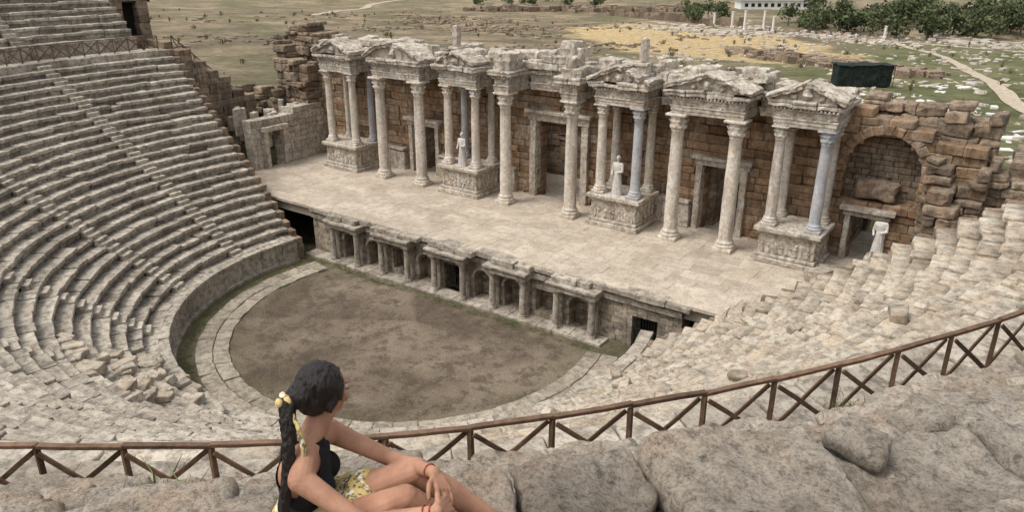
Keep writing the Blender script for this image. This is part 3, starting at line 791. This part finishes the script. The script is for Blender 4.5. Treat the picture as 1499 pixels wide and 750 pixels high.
def skinmat():
    m,nt,b=mk('skin');b.inputs['Roughness'].default_value=.62;b.inputs['Specular IOR Level'].default_value=.25
    v=coords(nt);n=nnoise(nt,v,9,6,.65);n2=nnoise(nt,v,180,3)
    c=mix(nt,ramp(nt,n,[(.35,0.),(.65,1.)]),(.29,.145,.09),(.42,.23,.15))
    nt.links.new(c,b.inputs['Base Color']);bump(nt,b,n2,.25,.0015)
    b.inputs['Subsurface Weight'].default_value=.05;b.inputs['Subsurface Radius'].default_value=(.01,.004,.002);return m
M_skin=skinmat()
def hairmat():
    m,nt,b=mk('black_hair');b.inputs['Roughness'].default_value=.45;b.inputs['Specular IOR Level'].default_value=.4
    v=coords(nt,(60,60,8));n=nnoise(nt,v,2.,5);c=mix(nt,n,(.004,.003,.003),(.020,.014,.011));nt.links.new(c,b.inputs['Base Color']);bump(nt,b,n,1.,.01);return m
M_hair=hairmat()
M_black=simple('black_knit',(.012,.012,.014),.85,220,.3,.001)
def floral():
    m,nt,b=mk('yellow_floral_cloth');v=coords(nt)
    vo=nt.nodes.new('ShaderNodeTexVoronoi');vo.inputs['Scale'].default_value=30;nt.links.new(v,vo.inputs['Vector'])
    n=nnoise(nt,v,40,3)
    c=mix(nt,ramp(nt,vo.outputs['Distance'],[(.3,1.),(.42,0.)]),(.56,.42,.17),(.74,.69,.57))
    c=mix(nt,ramp(nt,n,[(.54,0.),(.60,1.)]),c,(.15,.13,.08));nt.links.new(c,b.inputs['Base Color']);return m
M_floral=floral()
def P(f,r,z): return np.array((26.2-.5736*f+.8192*r,-28+.8192*f+.5736*r,19.3+z))
woman=empty('seated_woman')
def frameM(fx,fy,up=(0,0,1)):
    y=np.array(fx,float);y/=np.linalg.norm(y);u=np.array(up,float);x=np.cross(y,u);x/=np.linalg.norm(x);z=np.cross(x,y);return np.stack([x,y,z],1)
def wd(f,r,z=0): return np.array((-.5736*f+.8192*r,.8192*f+.5736*r,z))
hipc=P(2.50,-.88,-2.22); chest=P(2.49,-.835,-1.93); neckb=P(2.49,-.80,-1.775)
face=wd(.05,1.0,0)
lean=(chest-hipc);lean/=np.linalg.norm(lean)
xx=np.cross(face,lean);xx/=np.linalg.norm(xx)
FT=np.stack([xx,np.cross(lean,xx),lean],1)
shL=P(2.645,-.765,-1.86);shR=P(2.325,-.80,-1.86)
elL=P(2.63,-.51,-1.99);elR=P(2.23,-.55,-1.985)
wrL=P(2.39,-.30,-1.875);wrR=P(2.20,-.275,-1.90)
hL=P(2.59,-.83,-2.22);hR=P(2.41,-.85,-2.22)
knL=P(2.49,-.385,-1.945);knR=P(2.33,-.41,-1.95)
anL=P(2.50,-.04,-2.235);anR=P(2.37,-.08,-2.24)
def torso(B,g=0.):
    B.ell(hipc,(.165+g,.115+g,.12+g),FT); B.ell(hipc+lean*.12,(.125+g,.092+g,.12+g),FT)
    B.ell(chest-lean*.02,(.138+g,.098+g,.14+g),FT); B.ell(chest+lean*.07,(.145+g,.085+g,.085+g),FT)
    for s in (-1,1): B.ell(chest+FT[:,0]*s*.062+FT[:,1]*.075-lean*.03,(.055+g,.05+g,.052+g),FT)
B=Blob();torso(B)
for s in (-1,1): B.ell(chest+FT[:,0]*s*.075-FT[:,1]*.062+lean*.03,(.045,.028,.07),FT)
hd=P(2.575,-.745,-1.615)
B.cap(neckb-lean*.03,hd-np.array((0,0,.06)),.056,.048)
for s in (shL,shR): B.cap(neckb-lean*.02,s,.048,.052)
for s,e,w in ((shL,elL,wrL),(shR,elR,wrR)):
    B.cap(s,s*.55+e*.45,.050,.041);B.cap(s*.55+e*.45,e,.041,.035);B.cap(e,e*.6+w*.4,.036,.034);B.cap(e*.6+w*.4,w,.034,.024)
for h,k,a in ((hL,knL,anL),(hR,knR,anR)):
    B.cap(h,h*.5+k*.5,.092,.077);B.cap(h*.5+k*.5,k,.077,.056);B.cap(k,k*.62+a*.38,.054,.055);B.cap(k*.62+a*.38,a,.055,.034)
    toe=a+wd(-.03,.15,-.05);B.cap(a+wd(0,-.02,-.04),toe,.035,.024);B.cap(toe,toe+wd(0,.05,0),.026,.018)
def hand(B,w,d,n,sd,curl=.5,L=.085):
    d=d/np.linalg.norm(d);n=n-d*np.dot(n,d);n/=np.linalg.norm(n);s=np.cross(d,n)*sd
    for q in (-.027,-.009,.009,.027): B.cap(w+d*.012+s*q*.6,w+d*L+s*q,.0155,.0125,10)
    for q,fl in zip((.031,.0105,-.0105,-.030),(.072,.080,.074,.058)):
        p=w+d*L+s*q;dd=d+s*q*3;dd/=np.linalg.norm(dd);nn=n.copy();r=.0092
        for li in (fl*.45,fl*.3,fl*.25):
            dd,nn=dd*math.cos(curl)-nn*math.sin(curl),nn*math.cos(curl)+dd*math.sin(curl)
            q2=p+dd*li;B.cap(p,q2,r,r-.0009,8);p=q2;r-=.0008
    p=w+d*.03+s*.022;t1=p+(d*.6+s*.75)*.04;t2=t1+(d*.85+s*.3-n*.35)*.032;t3=t2+(d*.9-n*.5)*.024
    B.cap(p,t1,.014,.0115,8);B.cap(t1,t2,.0115,.0105,8);B.cap(t2,t3,.0105,.0085,8)
hand(B,wrL,P(2.25,-.225,-1.925)-wrL,np.array((0,0,1.))+wd(0,.6),1,.30)
hand(B,wrR,P(2.33,-.215,-1.945)-wrR,np.array((0,0,.6))+wd(0,.9),-1,.34)
hf=wd(.74,.67,-.12);HM=frameM(hf,0)
def hp(x,y,z): return hd+HM@np.array((x,y,z))
B.ell(hp(0,-.012,.02),(.074,.092,.092),HM);B.ell(hp(0,.022,-.035),(.058,.066,.078),HM);B.ell(hp(0,.055,-.085),(.03,.03,.026),HM)
B.cap(hp(0,.086,.012),hp(0,.108,-.024),.008,.0125,8)
for s in (-1,1):
    B.ell(hp(s*.04,.06,-.03),(.024,.022,.024),HM);B.ell(hp(s*.077,-.008,-.012),(.010,.019,.031),HM);B.cap(hp(s*.014,.083,.028),hp(s*.045,.072,.028),.009,.007,8)
B.cap(hp(-.018,.083,-.055),hp(.018,.083,-.055),.0085,.0085,8);B.cap(hp(-.014,.082,-.066),hp(.014,.082,-.066),.008,.008,8)
B.obj('body',M_skin,.004,woman,sm=3)
mb=MB()
for s in (-1,1): 
    pr=[(.012*math.sin(t),-.012*math.cos(t)) for t in np.linspace(.01,math.pi-.01,9)]
    lathe(mb,hp(s*.032,.074,.008),pr,12,.5)
mb.obj('eyes',M_white,woman,smooth=True)
mb=MB()
for s in (-1,1): lathe(mb,hp(s*.032,.0825,.008),[(.0055*math.sin(t),-.0055*math.cos(t)) for t in np.linspace(.01,math.pi-.01,7)],10,.5)
mb.obj('irises',M_dark,woman,smooth=True)
B=Blob();torso(B,.007);B.cap(neckb-lean*.10,neckb+np.array((0,0,.005)),.075,.057)
for s in (-1,1): B.ell(chest+FT[:,0]*s*.075-FT[:,1]*.062+lean*.03,(.052,.035,.077),FT)
def cuttop(c):
    q=FT.T@(c-chest); h=q[2]
    if h<-.22: return True
    if h>.165: return True
    if q[1]<0: lim=.16 if h<-.05 else .16-.115*min(1,(h+.05)/.12)
    else: lim=.16 if h<.0 else .16-.10*min(1,h/.12)
    return abs(q[0])>lim
B.obj('halter_top',M_black,.005,woman,sm=2,cut=cuttop,solid=.002)
B=Blob();B.ell(hipc-lean*.01,(.185,.14,.135),FT);B.ell(hipc+lean*.08,(.148,.112,.09),FT)
for h,k in ((hL,knL),(hR,knR)): B.cap(h,h*.5+k*.5,.106,.092)
B.cap(hL*.5+knL*.5,hR*.5+knR*.5,.088,.088)
sk=B.obj('floral_skirt',M_floral,.007,woman,sm=3)
me=sk.data;co=np.empty(len(me.vertices)*3);me.vertices.foreach_get('co',co);co=co.reshape(-1,3);co+=.009*np.stack([vnoise(co*24,s) for s in (1,2,3)],-1);me.vertices.foreach_set('co',co.ravel());me.update()
B=Blob();B.ell(hp(0,-.028,.034),(.088,.098,.094),HM);B.ell(hp(0,-.06,-.01),(.078,.068,.078),HM);B.ell(hp(0,-.11,.01),(.055,.055,.055),HM)
B.cap(hp(-.07,.02,.03),hp(-.075,-.03,-.04),.02,.02,8);B.cap(hp(.07,.02,.03),hp(.075,-.03,-.04),.02,.02,8)
B.cap(hp(.078,.028,.01),hp(.08,.012,-.06),.006,.003,6)
hb=B.obj('hair',M_hair,.005,woman,sm=3)
me=hb.data;co=np.empty(len(me.vertices)*3);me.vertices.foreach_get('co',co);co=co.reshape(-1,3);co+=.005*np.stack([vnoise(co*np.array([90,90,25]),s) for s in (1,2,3)],-1);me.vertices.foreach_set('co',co.ravel());me.update()
B=Blob();tie=P(2.46,-.862,-1.60)
pth=[tie,P(2.42,-.855,-1.66),P(2.37,-.85,-1.78),P(2.33,-.865,-1.92),P(2.32,-.885,-2.06),P(2.325,-.89,-2.14)]
Q=[]
for k in range(len(pth)-1):
    for t in np.linspace(0,1,6,endpoint=False): Q.append(pth[k]*(1-t)+pth[k+1]*t)
Q=np.array(Q)
for _ in range(4): Q[1:-1]=(Q[:-2]+2*Q[1:-1]+Q[2:])/4
n=len(Q);tt=np.linspace(0,1,n);m2=36
sd=wd(.35,.9);sd/=np.linalg.norm(sd)
for k in range(m2):
    t=(k+.5)/m2;c=np.array([np.interp(t,tt,Q[:,a]) for a in range(3)]);s=1 if k%2 else -1
    c2=np.array([np.interp(min(1,t+.07),tt,Q[:,a]) for a in range(3)])
    r=.030*(1-.55*t);B.cap(c+sd*s*r*.25,c2-sd*s*r*.15,r*.95,r*.85,10)
br=B.obj('braided_ponytail',M_hair,.0045,woman,sm=4)
me=br.data;co=np.empty(len(me.vertices)*3);me.vertices.foreach_get('co',co);co=co.reshape(-1,3);co+=.005*np.stack([vnoise(co*np.array([90,90,30]),s) for s in (1,2,3)],-1);me.vertices.foreach_set('co',co.ravel());me.update()
B=Blob();B.ell(tie,(.028,.018,.032),HM);B.ell(tie+wd(-.02,-.025,.01),(.020,.014,.018),HM);B.ell(tie+wd(.02,-.02,.018),(.018,.014,.014),HM)
tl=[tie,P(2.40,-.81,-1.68),P(2.385,-.795,-1.76),P(2.375,-.80,-1.81)]
for a,b_,r1,r2 in zip(tl[:-1],tl[1:],(.007,.010,.013),(.010,.013,.006)): B.cap(a,b_,r1,r2,8)
B.obj('floral_scarf',M_floral,.0045,woman,sm=2)
M_red=simple('bracelet_beads',(.28,.06,.04),.5,60,.5)
def torus(mb,c,ax,R,r,tone=.5,n=28,m=8):
    ax=ax/np.linalg.norm(ax);h=np.array([1,0,0.]) if abs(ax[0])<.8 else np.array([0,1.,0]);x=np.cross(h,ax);x/=np.linalg.norm(x);y=np.cross(ax,x)
    a=np.linspace(0,2*math.pi,n,endpoint=False)[:,None];b=np.linspace(0,2*math.pi,m,endpoint=False)[None]
    V=c+((R+r*np.cos(b))*np.cos(a))[...,None]*x+((R+r*np.cos(b))*np.sin(a))[...,None]*y+(r*np.sin(b)+0*a)[...,None]*ax
    i=np.arange(n)[:,None];j=np.arange(m)[None]
    mb.add(V.reshape(-1,3),np.stack([i*m+j,((i+1)%n)*m+j,((i+1)%n)*m+(j+1)%m,i*m+(j+1)%m],-1).reshape(-1,4),tone)
mb=MB()
torus(mb,wrR*.93+elR*.07,wrR-elR,.028,.0035);torus(mb,wrR*.84+elR*.16,wrR-elR,.029,.003);torus(mb,wrL*.9+elL*.1,wrL-elL,.028,.003)
mb.obj('bracelets',M_red,woman,smooth=True)
# ------------------------------------------------------------ statues
def statue(x,y,z,h,ang,head=True,mat=M_white):
    s=h/1.75;B=Blob()
    c,sn=math.cos(ang),math.sin(ang)
    def q(a,b,d): return np.array((x+s*(a*c-b*sn),y+s*(a*sn+b*c),z+s*d))
    for k in range(14):
        t=k/14*2*math.pi;B.cap(q(.21*math.cos(t),.16*math.sin(t),.04),q(.13*math.cos(t+.25),.10*math.sin(t+.25),.95),.045*s,.03*s,8)
    B.cap(q(0,0,.05),q(0,0,1.0),.18*s,.15*s);B.ell(q(0,0,1.2),(.19*s,.125*s,.26*s))
    B.cap(q(-.17,0,1.38),q(.17,0,1.38),.075*s,.075*s);B.cap(q(.2,0,1.36),q(.24,-.05,1.08),.06*s,.05*s);B.cap(q(.24,-.05,1.08),q(.08,-.18,1.05),.05*s,.04*s)
    B.cap(q(-.2,0,1.36),q(-.25,.0,1.08),.06*s,.05*s);B.cap(q(-.25,0,1.08),q(-.2,-.16,.92),.05*s,.04*s)
    for k in range(5): B.cap(q(-.16+.05*k,-.10,1.35-.05*k),q(.12,-.13,.95-.08*k),.022*s,.02*s,8)
    if head: B.cap(q(0,0,1.4),q(0,0,1.55),.05*s,.05*s);B.ell(q(0,-.01,1.64),(.075*s,.095*s,.115*s));B.ell(q(0,.03,1.68),(.085*s,.085*s,.085*s));B.cap(q(0,-.1,1.65),q(0,-.115,1.62),.012*s,.015*s,8)
    B.ell(q(0,0,.0),(.26*s,.22*s,.07*s))
    o=B.obj('marble_statue',mat,.018*s,None,sm=2)
statue(-6.3,12.3,ZS+PODH,2.35,0); statue(5.9,12.3,ZS+PODH,2.5,0); statue(20.9,12.6,ZS+1.3,2.3,0,False)
mb=MB();box(mb,20.4,21.4,12.1,13.1,ZS,ZS+1.3,.6,(6,6,6),.05,.03);mb.obj('statue_pedestal',M_marble)
# ------------------------------------------------------------ landscape things
M_bark=simple('bark',(.12,.09,.06))
def treemass(name,trees,col,leafn=420):
    par=empty(name)
    V=[];cols=[];mt=MB()
    for (x,y,h,w) in trees:
        z=float(gz(x,y))
        lathe(mt,(x,y,z-.3),[(.001,0),(.32*h/10,0),(.22*h/10,h*.3),(.12*h/10,h*.7),(.001,h*.8)],7,.5)
        nc=11;cs=[]
        for _ in range(nc):
            a=random.uniform(0,6.28);q=random.uniform(0,1)
            cs.append((x+math.cos(a)*w*.36*q,y+math.sin(a)*w*.36*q,z+h*random.uniform(.30,.88),w*random.uniform(.16,.3)))
        for c in cs[:5]:
            blocks(mt,[((x+c[0])/2,(y+c[1])/2,(z+h*.4+c[2])/2)],[(.12,.12,abs(c[2]-z-h*.4)+.5)],np.eye(3),.5,(2,2,2),.01,0)
        tv=random.uniform(-.15,.2)
        for k in range(leafn):
            c=random.choice(cs);d=rng.normal(size=3);d/=np.linalg.norm(d);r=c[3]*random.uniform(.5,1.1)
            p=np.array(c[:3])+d*r*np.array((1,1,.8));s=random.uniform(.22,.6)*w/8
            u=rng.normal(size=3);u/=np.linalg.norm(u);v=np.cross(u,d+rng.normal(size=3)*.4);v/=np.linalg.norm(v)+1e-6
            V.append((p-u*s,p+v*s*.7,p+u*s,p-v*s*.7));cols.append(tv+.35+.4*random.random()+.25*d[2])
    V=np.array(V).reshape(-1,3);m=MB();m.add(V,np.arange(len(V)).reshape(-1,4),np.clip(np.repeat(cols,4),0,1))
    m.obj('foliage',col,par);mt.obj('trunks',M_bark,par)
def leafm(name,a,b_):
    m,nt,b=mk(name);at=nt.nodes.new('ShaderNodeAttribute');at.attribute_name='tone'
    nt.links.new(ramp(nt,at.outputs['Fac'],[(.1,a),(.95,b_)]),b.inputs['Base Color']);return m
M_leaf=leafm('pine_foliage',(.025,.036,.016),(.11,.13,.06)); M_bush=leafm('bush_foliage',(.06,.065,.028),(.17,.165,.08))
tr=[]
for _ in range(125):
    t=random.random();q=random.random()
    base=P(262+90*q,(101+130*t)*(1+.2*q),0)
    tr.append((base[0],base[1],random.uniform(5,13),random.uniform(7,14)))
for _ in range(12):
    p=P(345+random.gauss(0,8),82+random.gauss(0,6),0);tr.append((p[0],p[1],random.uniform(6,9),random.uniform(7,10)))
for _ in range(12):
    p=P(random.uniform(420,500),random.uniform(-20,60),0);tr.append((p[0],p[1],random.uniform(4,7),random.uniform(6,10)))
treemass('distant_trees',tr,M_leaf,330)
bs=[]
for _ in range(220):
    f=random.uniform(70,330);r=random.uniform(-.62,.66)*f; p=P(f,r,0)
    if abs(p[0])<30 and p[1]<30: continue
    bs.append((p[0],p[1],random.uniform(.5,1.8),random.uniform(1.2,3.2)))
treemass('scattered_shrubs',bs,M_bush,70)
def field(name,n,fn,smin,smax,mat,flat=.6):
    m=MB();C=[];S=[];R=[];T=[]
    for _ in range(n):
        x,y=fn();s=random.uniform(smin,smax)
        if abs(x)<23 and y<24: continue
        z=float(gz(x,y));hh=s*flat*random.uniform(.5,1.1)
        C.append((x,y,z+hh*.3));S.append((s*random.uniform(.8,2),s*random.uniform(.6,1.1),hh));R.append(rotz(random.uniform(0,6))@rotx(random.gauss(0,.12)));T.append(random.uniform(.2,1))
    blocks(m,C,S,np.array(R),T,(5,4,4),.08,.09,1.5);m.obj(name,mat)
def seg(a,b_,w):
    def f():
        t=random.random();return a[0]+(b_[0]-a[0])*t+random.gauss(0,w),a[1]+(b_[1]-a[1])*t+random.gauss(0,w)
    return f
def clus(n,fn,spread):
    cs=[fn() for _ in range(n)]
    def f():
        c=random.choice(cs);return c[0]+random.gauss(0,spread),c[1]+random.gauss(0,spread)
    return f
field('marble_block_field',340,clus(18,lambda:(random.uniform(8,60),random.uniform(38,125)),4),.2,1.0,M_seatR,.45)
field('marble_block_field',150,clus(9,lambda:(random.uniform(6,40),random.uniform(60,120)),3),.25,1.1,M_white,.45)
field('fallen_masonry',520,seg((-32,150),(6,128),3),.6,2.2,M_ruin,.9)
field('fallen_masonry',420,seg((-222,290),(-130,350),4),1.2,3.6,M_ruin,1.1)
field('fallen_masonry',1100,clus(55,seg((-110,240),(60,255),16),6),.4,1.9,M_marble,.5)
field('fallen_masonry',600,clus(25,seg((-190,215),(-90,150),14),5),.4,1.6,M_ruin,.5)
field('fallen_masonry',700,clus(60,lambda:(random.uniform(-230,-30),random.uniform(60,290)),6),.3,1.3,M_ruin,.45)
field('fallen_masonry',500,clus(30,lambda:(random.uniform(-40,20),random.uniform(80,230)),6),.3,1.3,M_marble,.45)
field('fallen_masonry',200,lambda:(random.uniform(23,45),random.uniform(17,40)),.4,1.4,M_seat)
m=MB()
for (x,y,h) in ((-71,263,7),(-60,262,5.5),(-66,270,7),(-22,262,4),(-80,275,6),(-90,282,5)):
    z=float(gz(x,y));lathe(m,(x,y,z),[(.001,0),(.7,0),(.7,.4),(.5,.5),(.42,h*.95),(.6,h*.97),(.6,h),(.001,h)],10,.8)
m.obj('standing_columns',M_white)
m=MB()
for a in np.linspace(0,1,26):
    x=-150+70*a;y=300-6*a*3;h=random.uniform(1.5,3.6);z=float(gz(x,y));box(m,x,x+2.6,y,y+1.4,z-.3,z+h,random.random(),(4,4,4),.1,.15)
m.obj('ruined_long_wall',M_ruin)
M_tarp=simple('dark_green_tarpaulin',(.014,.020,.016),.75,3,.5,.08)
m=MB();px,py=2.5,100.5
pz=float(gz(px,py))+.4;Rm=rotz(.55)
blocks(m,[(px,py,pz+1.3)],[(8.2,3.4,3.2)],Rm[None],.5,(20,10,10),.25,.16,.9)
blocks(m,[(px,py,pz+2.9)],[(8.5,3.7,.16)],Rm[None],.7,(20,8,4),.05,.16,.9)
for k in range(5):
    o=Rm@np.array((-4.2+2.1*k,-1.85,0));blocks(m,[(px+o[0],py+o[1],pz+1.3)],[(.09,.09,3.2)],Rm[None],.3,(4,4,4),.02,.0)
m.obj('tarpaulin_shed',M_tarp)
bld=empty('white_building')
M_wp=simple('white_render',(.68,.66,.62),.8,1,.06);M_rf=simple('pale_roof',(.45,.43,.40),.8,1,.1)
bxx,byy=-100.,396.
m=MB();z=float(gz(bxx,byy));Rm=rotz(.6)
blocks(m,[(bxx,byy,z+2.2)],[(40,12,4.4)],Rm[None],.8,(4,4,4),.05,0);m.obj('walls',M_wp,bld)
m=MB();blocks(m,[(bxx,byy,z+4.6)],[(42,14,.4)],Rm[None],.8,(4,4,4),.05,0);m.obj('roof',M_rf,bld)
m=MB()
for k in range(11):
    o=Rm@np.array((-17+3.4*k,-6.02,2.5));blocks(m,[(bxx+o[0],byy+o[1],z+2.2)],[(1.8,.12,1.8)],Rm[None],.5,(2,2,2),.01,0)
m.obj('windows',M_dark,bld)
cl=[simple('visitor_clothes_%d'%k,c) for k,c in enumerate(((.6,.58,.55),(.08,.1,.2),(.4,.08,.07),(.05,.05,.05)))]
for k,(x,y) in enumerate([(-18,238),(-14,240),(-40,252),(6,229),(-28,246),(-60,258),(-33,249)]):
    z=float(gz(x,y))+.1;B=Blob()
    for s in (-1,1):
        B.cap((x+s*.1,y,z+.04),(x+s*.09,y,z+.85),.06,.09,8);B.cap((x+s*.2,y,z+1.42),(x+s*.26,y,z+.85),.055,.04,8)
    B.ell((x,y,z+1.15),(.19,.13,.34));B.ell((x,y,z+1.62),(.09,.1,.13));B.cap((x,y,z+1.4),(x,y,z+1.55),.05,.05,8)
    B.obj('visitor',cl[k%4],.03,None,sm=1)
def tufts(name,pts,n=60,h=.07,w=.12,wid=.004):
    m=MB();V=[];c=[]
    for (x,y,z,sc) in pts:
        for _ in range(int(n*sc)):
            a=random.uniform(0,6.28);r=abs(random.gauss(0,w*sc));bx_,by_=x+math.cos(a)*r,y+math.sin(a)*r
            hh=h*random.uniform(.5,1.3);a2=random.uniform(0,6.28);d=np.array((math.cos(a2),math.sin(a2),0));l=np.array((random.gauss(0,.4)*hh,random.gauss(0,.4)*hh,hh));p=np.array((bx_,by_,z))
            V+=[p-d*wid,p+d*wid,p+l+d*.001,p+l-d*.001];c+=[random.random()]*4
    V=np.array(V);m.add(V,np.arange(len(V)).reshape(-1,4),c);m.obj(name,leafm('leaf_'+name,(.07,.10,.025),(.22,.27,.09)))
def rowpt(r_,a):
    k=int((r_-RU)/TREAD);return (r_*math.cos(a*D2R),r_*math.sin(a*D2R),ZU+k*RISEU+.02)
tp=[(*rowpt(r,a),s) for r,a,s in ((31.7,-37.3,2.4),(34.3,-49.9,1.8),(34.2,-52.5,1.),(33.2,-55.,1.2),(31.4,-60,1.),(34.5,-44,1.4),(32.0,-70,1.),(31.3,-41,1.2),(33.3,-36,1.4),(32.4,-31,1.4),(33.8,-42,1.0))]
tufts('grass_tufts',tp,220,.12,.08,.006)
gp=[]
for _ in range(420):
    a=random.uniform(-192,12)*D2R;r=random.uniform(11.75,12.55);gp.append((r*math.cos(a),min(3.0,r*math.sin(a)),.0,1.))
for _ in range(260): gp.append((random.uniform(-12,10),random.uniform(2.5,3.2),0,1.))
for _ in range(110):
    a=random.uniform(0,6.28);r=9.6-abs(random.gauss(0,1.2));gp.append((r*math.cos(a),min(2.6,r*math.sin(a)),0,1.))
for _ in range(420):
    k=random.randint(1,22);a=random.uniform(A0,A1)*D2R;r=R0+k*TREAD+.6;gp.append((r*math.cos(a),r*math.sin(a),Z0+k*RISE,.6))
tufts('orchestra_weeds',gp,26,.12,.16,.006)
# ------------------------------------------------------------ camera, light
cam=bpy.data.cameras.new('camera');co_=bpy.data.objects.new('camera',cam);link(co_)
co_.location=(26.2,-28,19.3);co_.rotation_euler=(math.radians(68),0,math.radians(35))
cam.sensor_width=36;cam.lens=36*1100/1499;cam.clip_end=6000;cam.clip_start=.05
scene.camera=co_
w=bpy.data.worlds.new('World');scene.world=w;w.use_nodes=True;nt=w.node_tree
sky=nt.nodes.new('ShaderNodeTexSky');sky.sky_type='NISHITA';sky.sun_disc=False
EL,AZ=math.radians(60),math.radians(215)
sky.sun_elevation=EL;sky.sun_rotation=AZ;sky.dust_density=4;sky.air_density=1.2;sky.ozone_density=.6
hs=nt.nodes.new('ShaderNodeHueSaturation');hs.inputs['Saturation'].default_value=.2;hs.inputs['Value'].default_value=1.55
nt.links.new(sky.outputs[0],hs.inputs['Color'])
nt.links.new(hs.outputs[0],nt.nodes['Background'].inputs[0])
nt.nodes['Background'].inputs[1].default_value=.15
sd_=bpy.data.lights.new('sun','SUN');sd_.energy=1.35;sd_.angle=math.radians(18);sd_.color=(1,.94,.86)
so=bpy.data.objects.new('sun',sd_);link(so)
dirv=Vector((math.sin(AZ)*math.cos(EL),math.cos(AZ)*math.cos(EL),math.sin(EL)))
so.rotation_euler=dirv.to_track_quat('Z','Y').to_euler()
scene.view_settings.view_transform='Standard';scene.view_settings.look='None';scene.view_settings.exposure=0
print('VERTS',sum(len(o.data.vertices) for o in scene.objects if o.type=='MESH'))
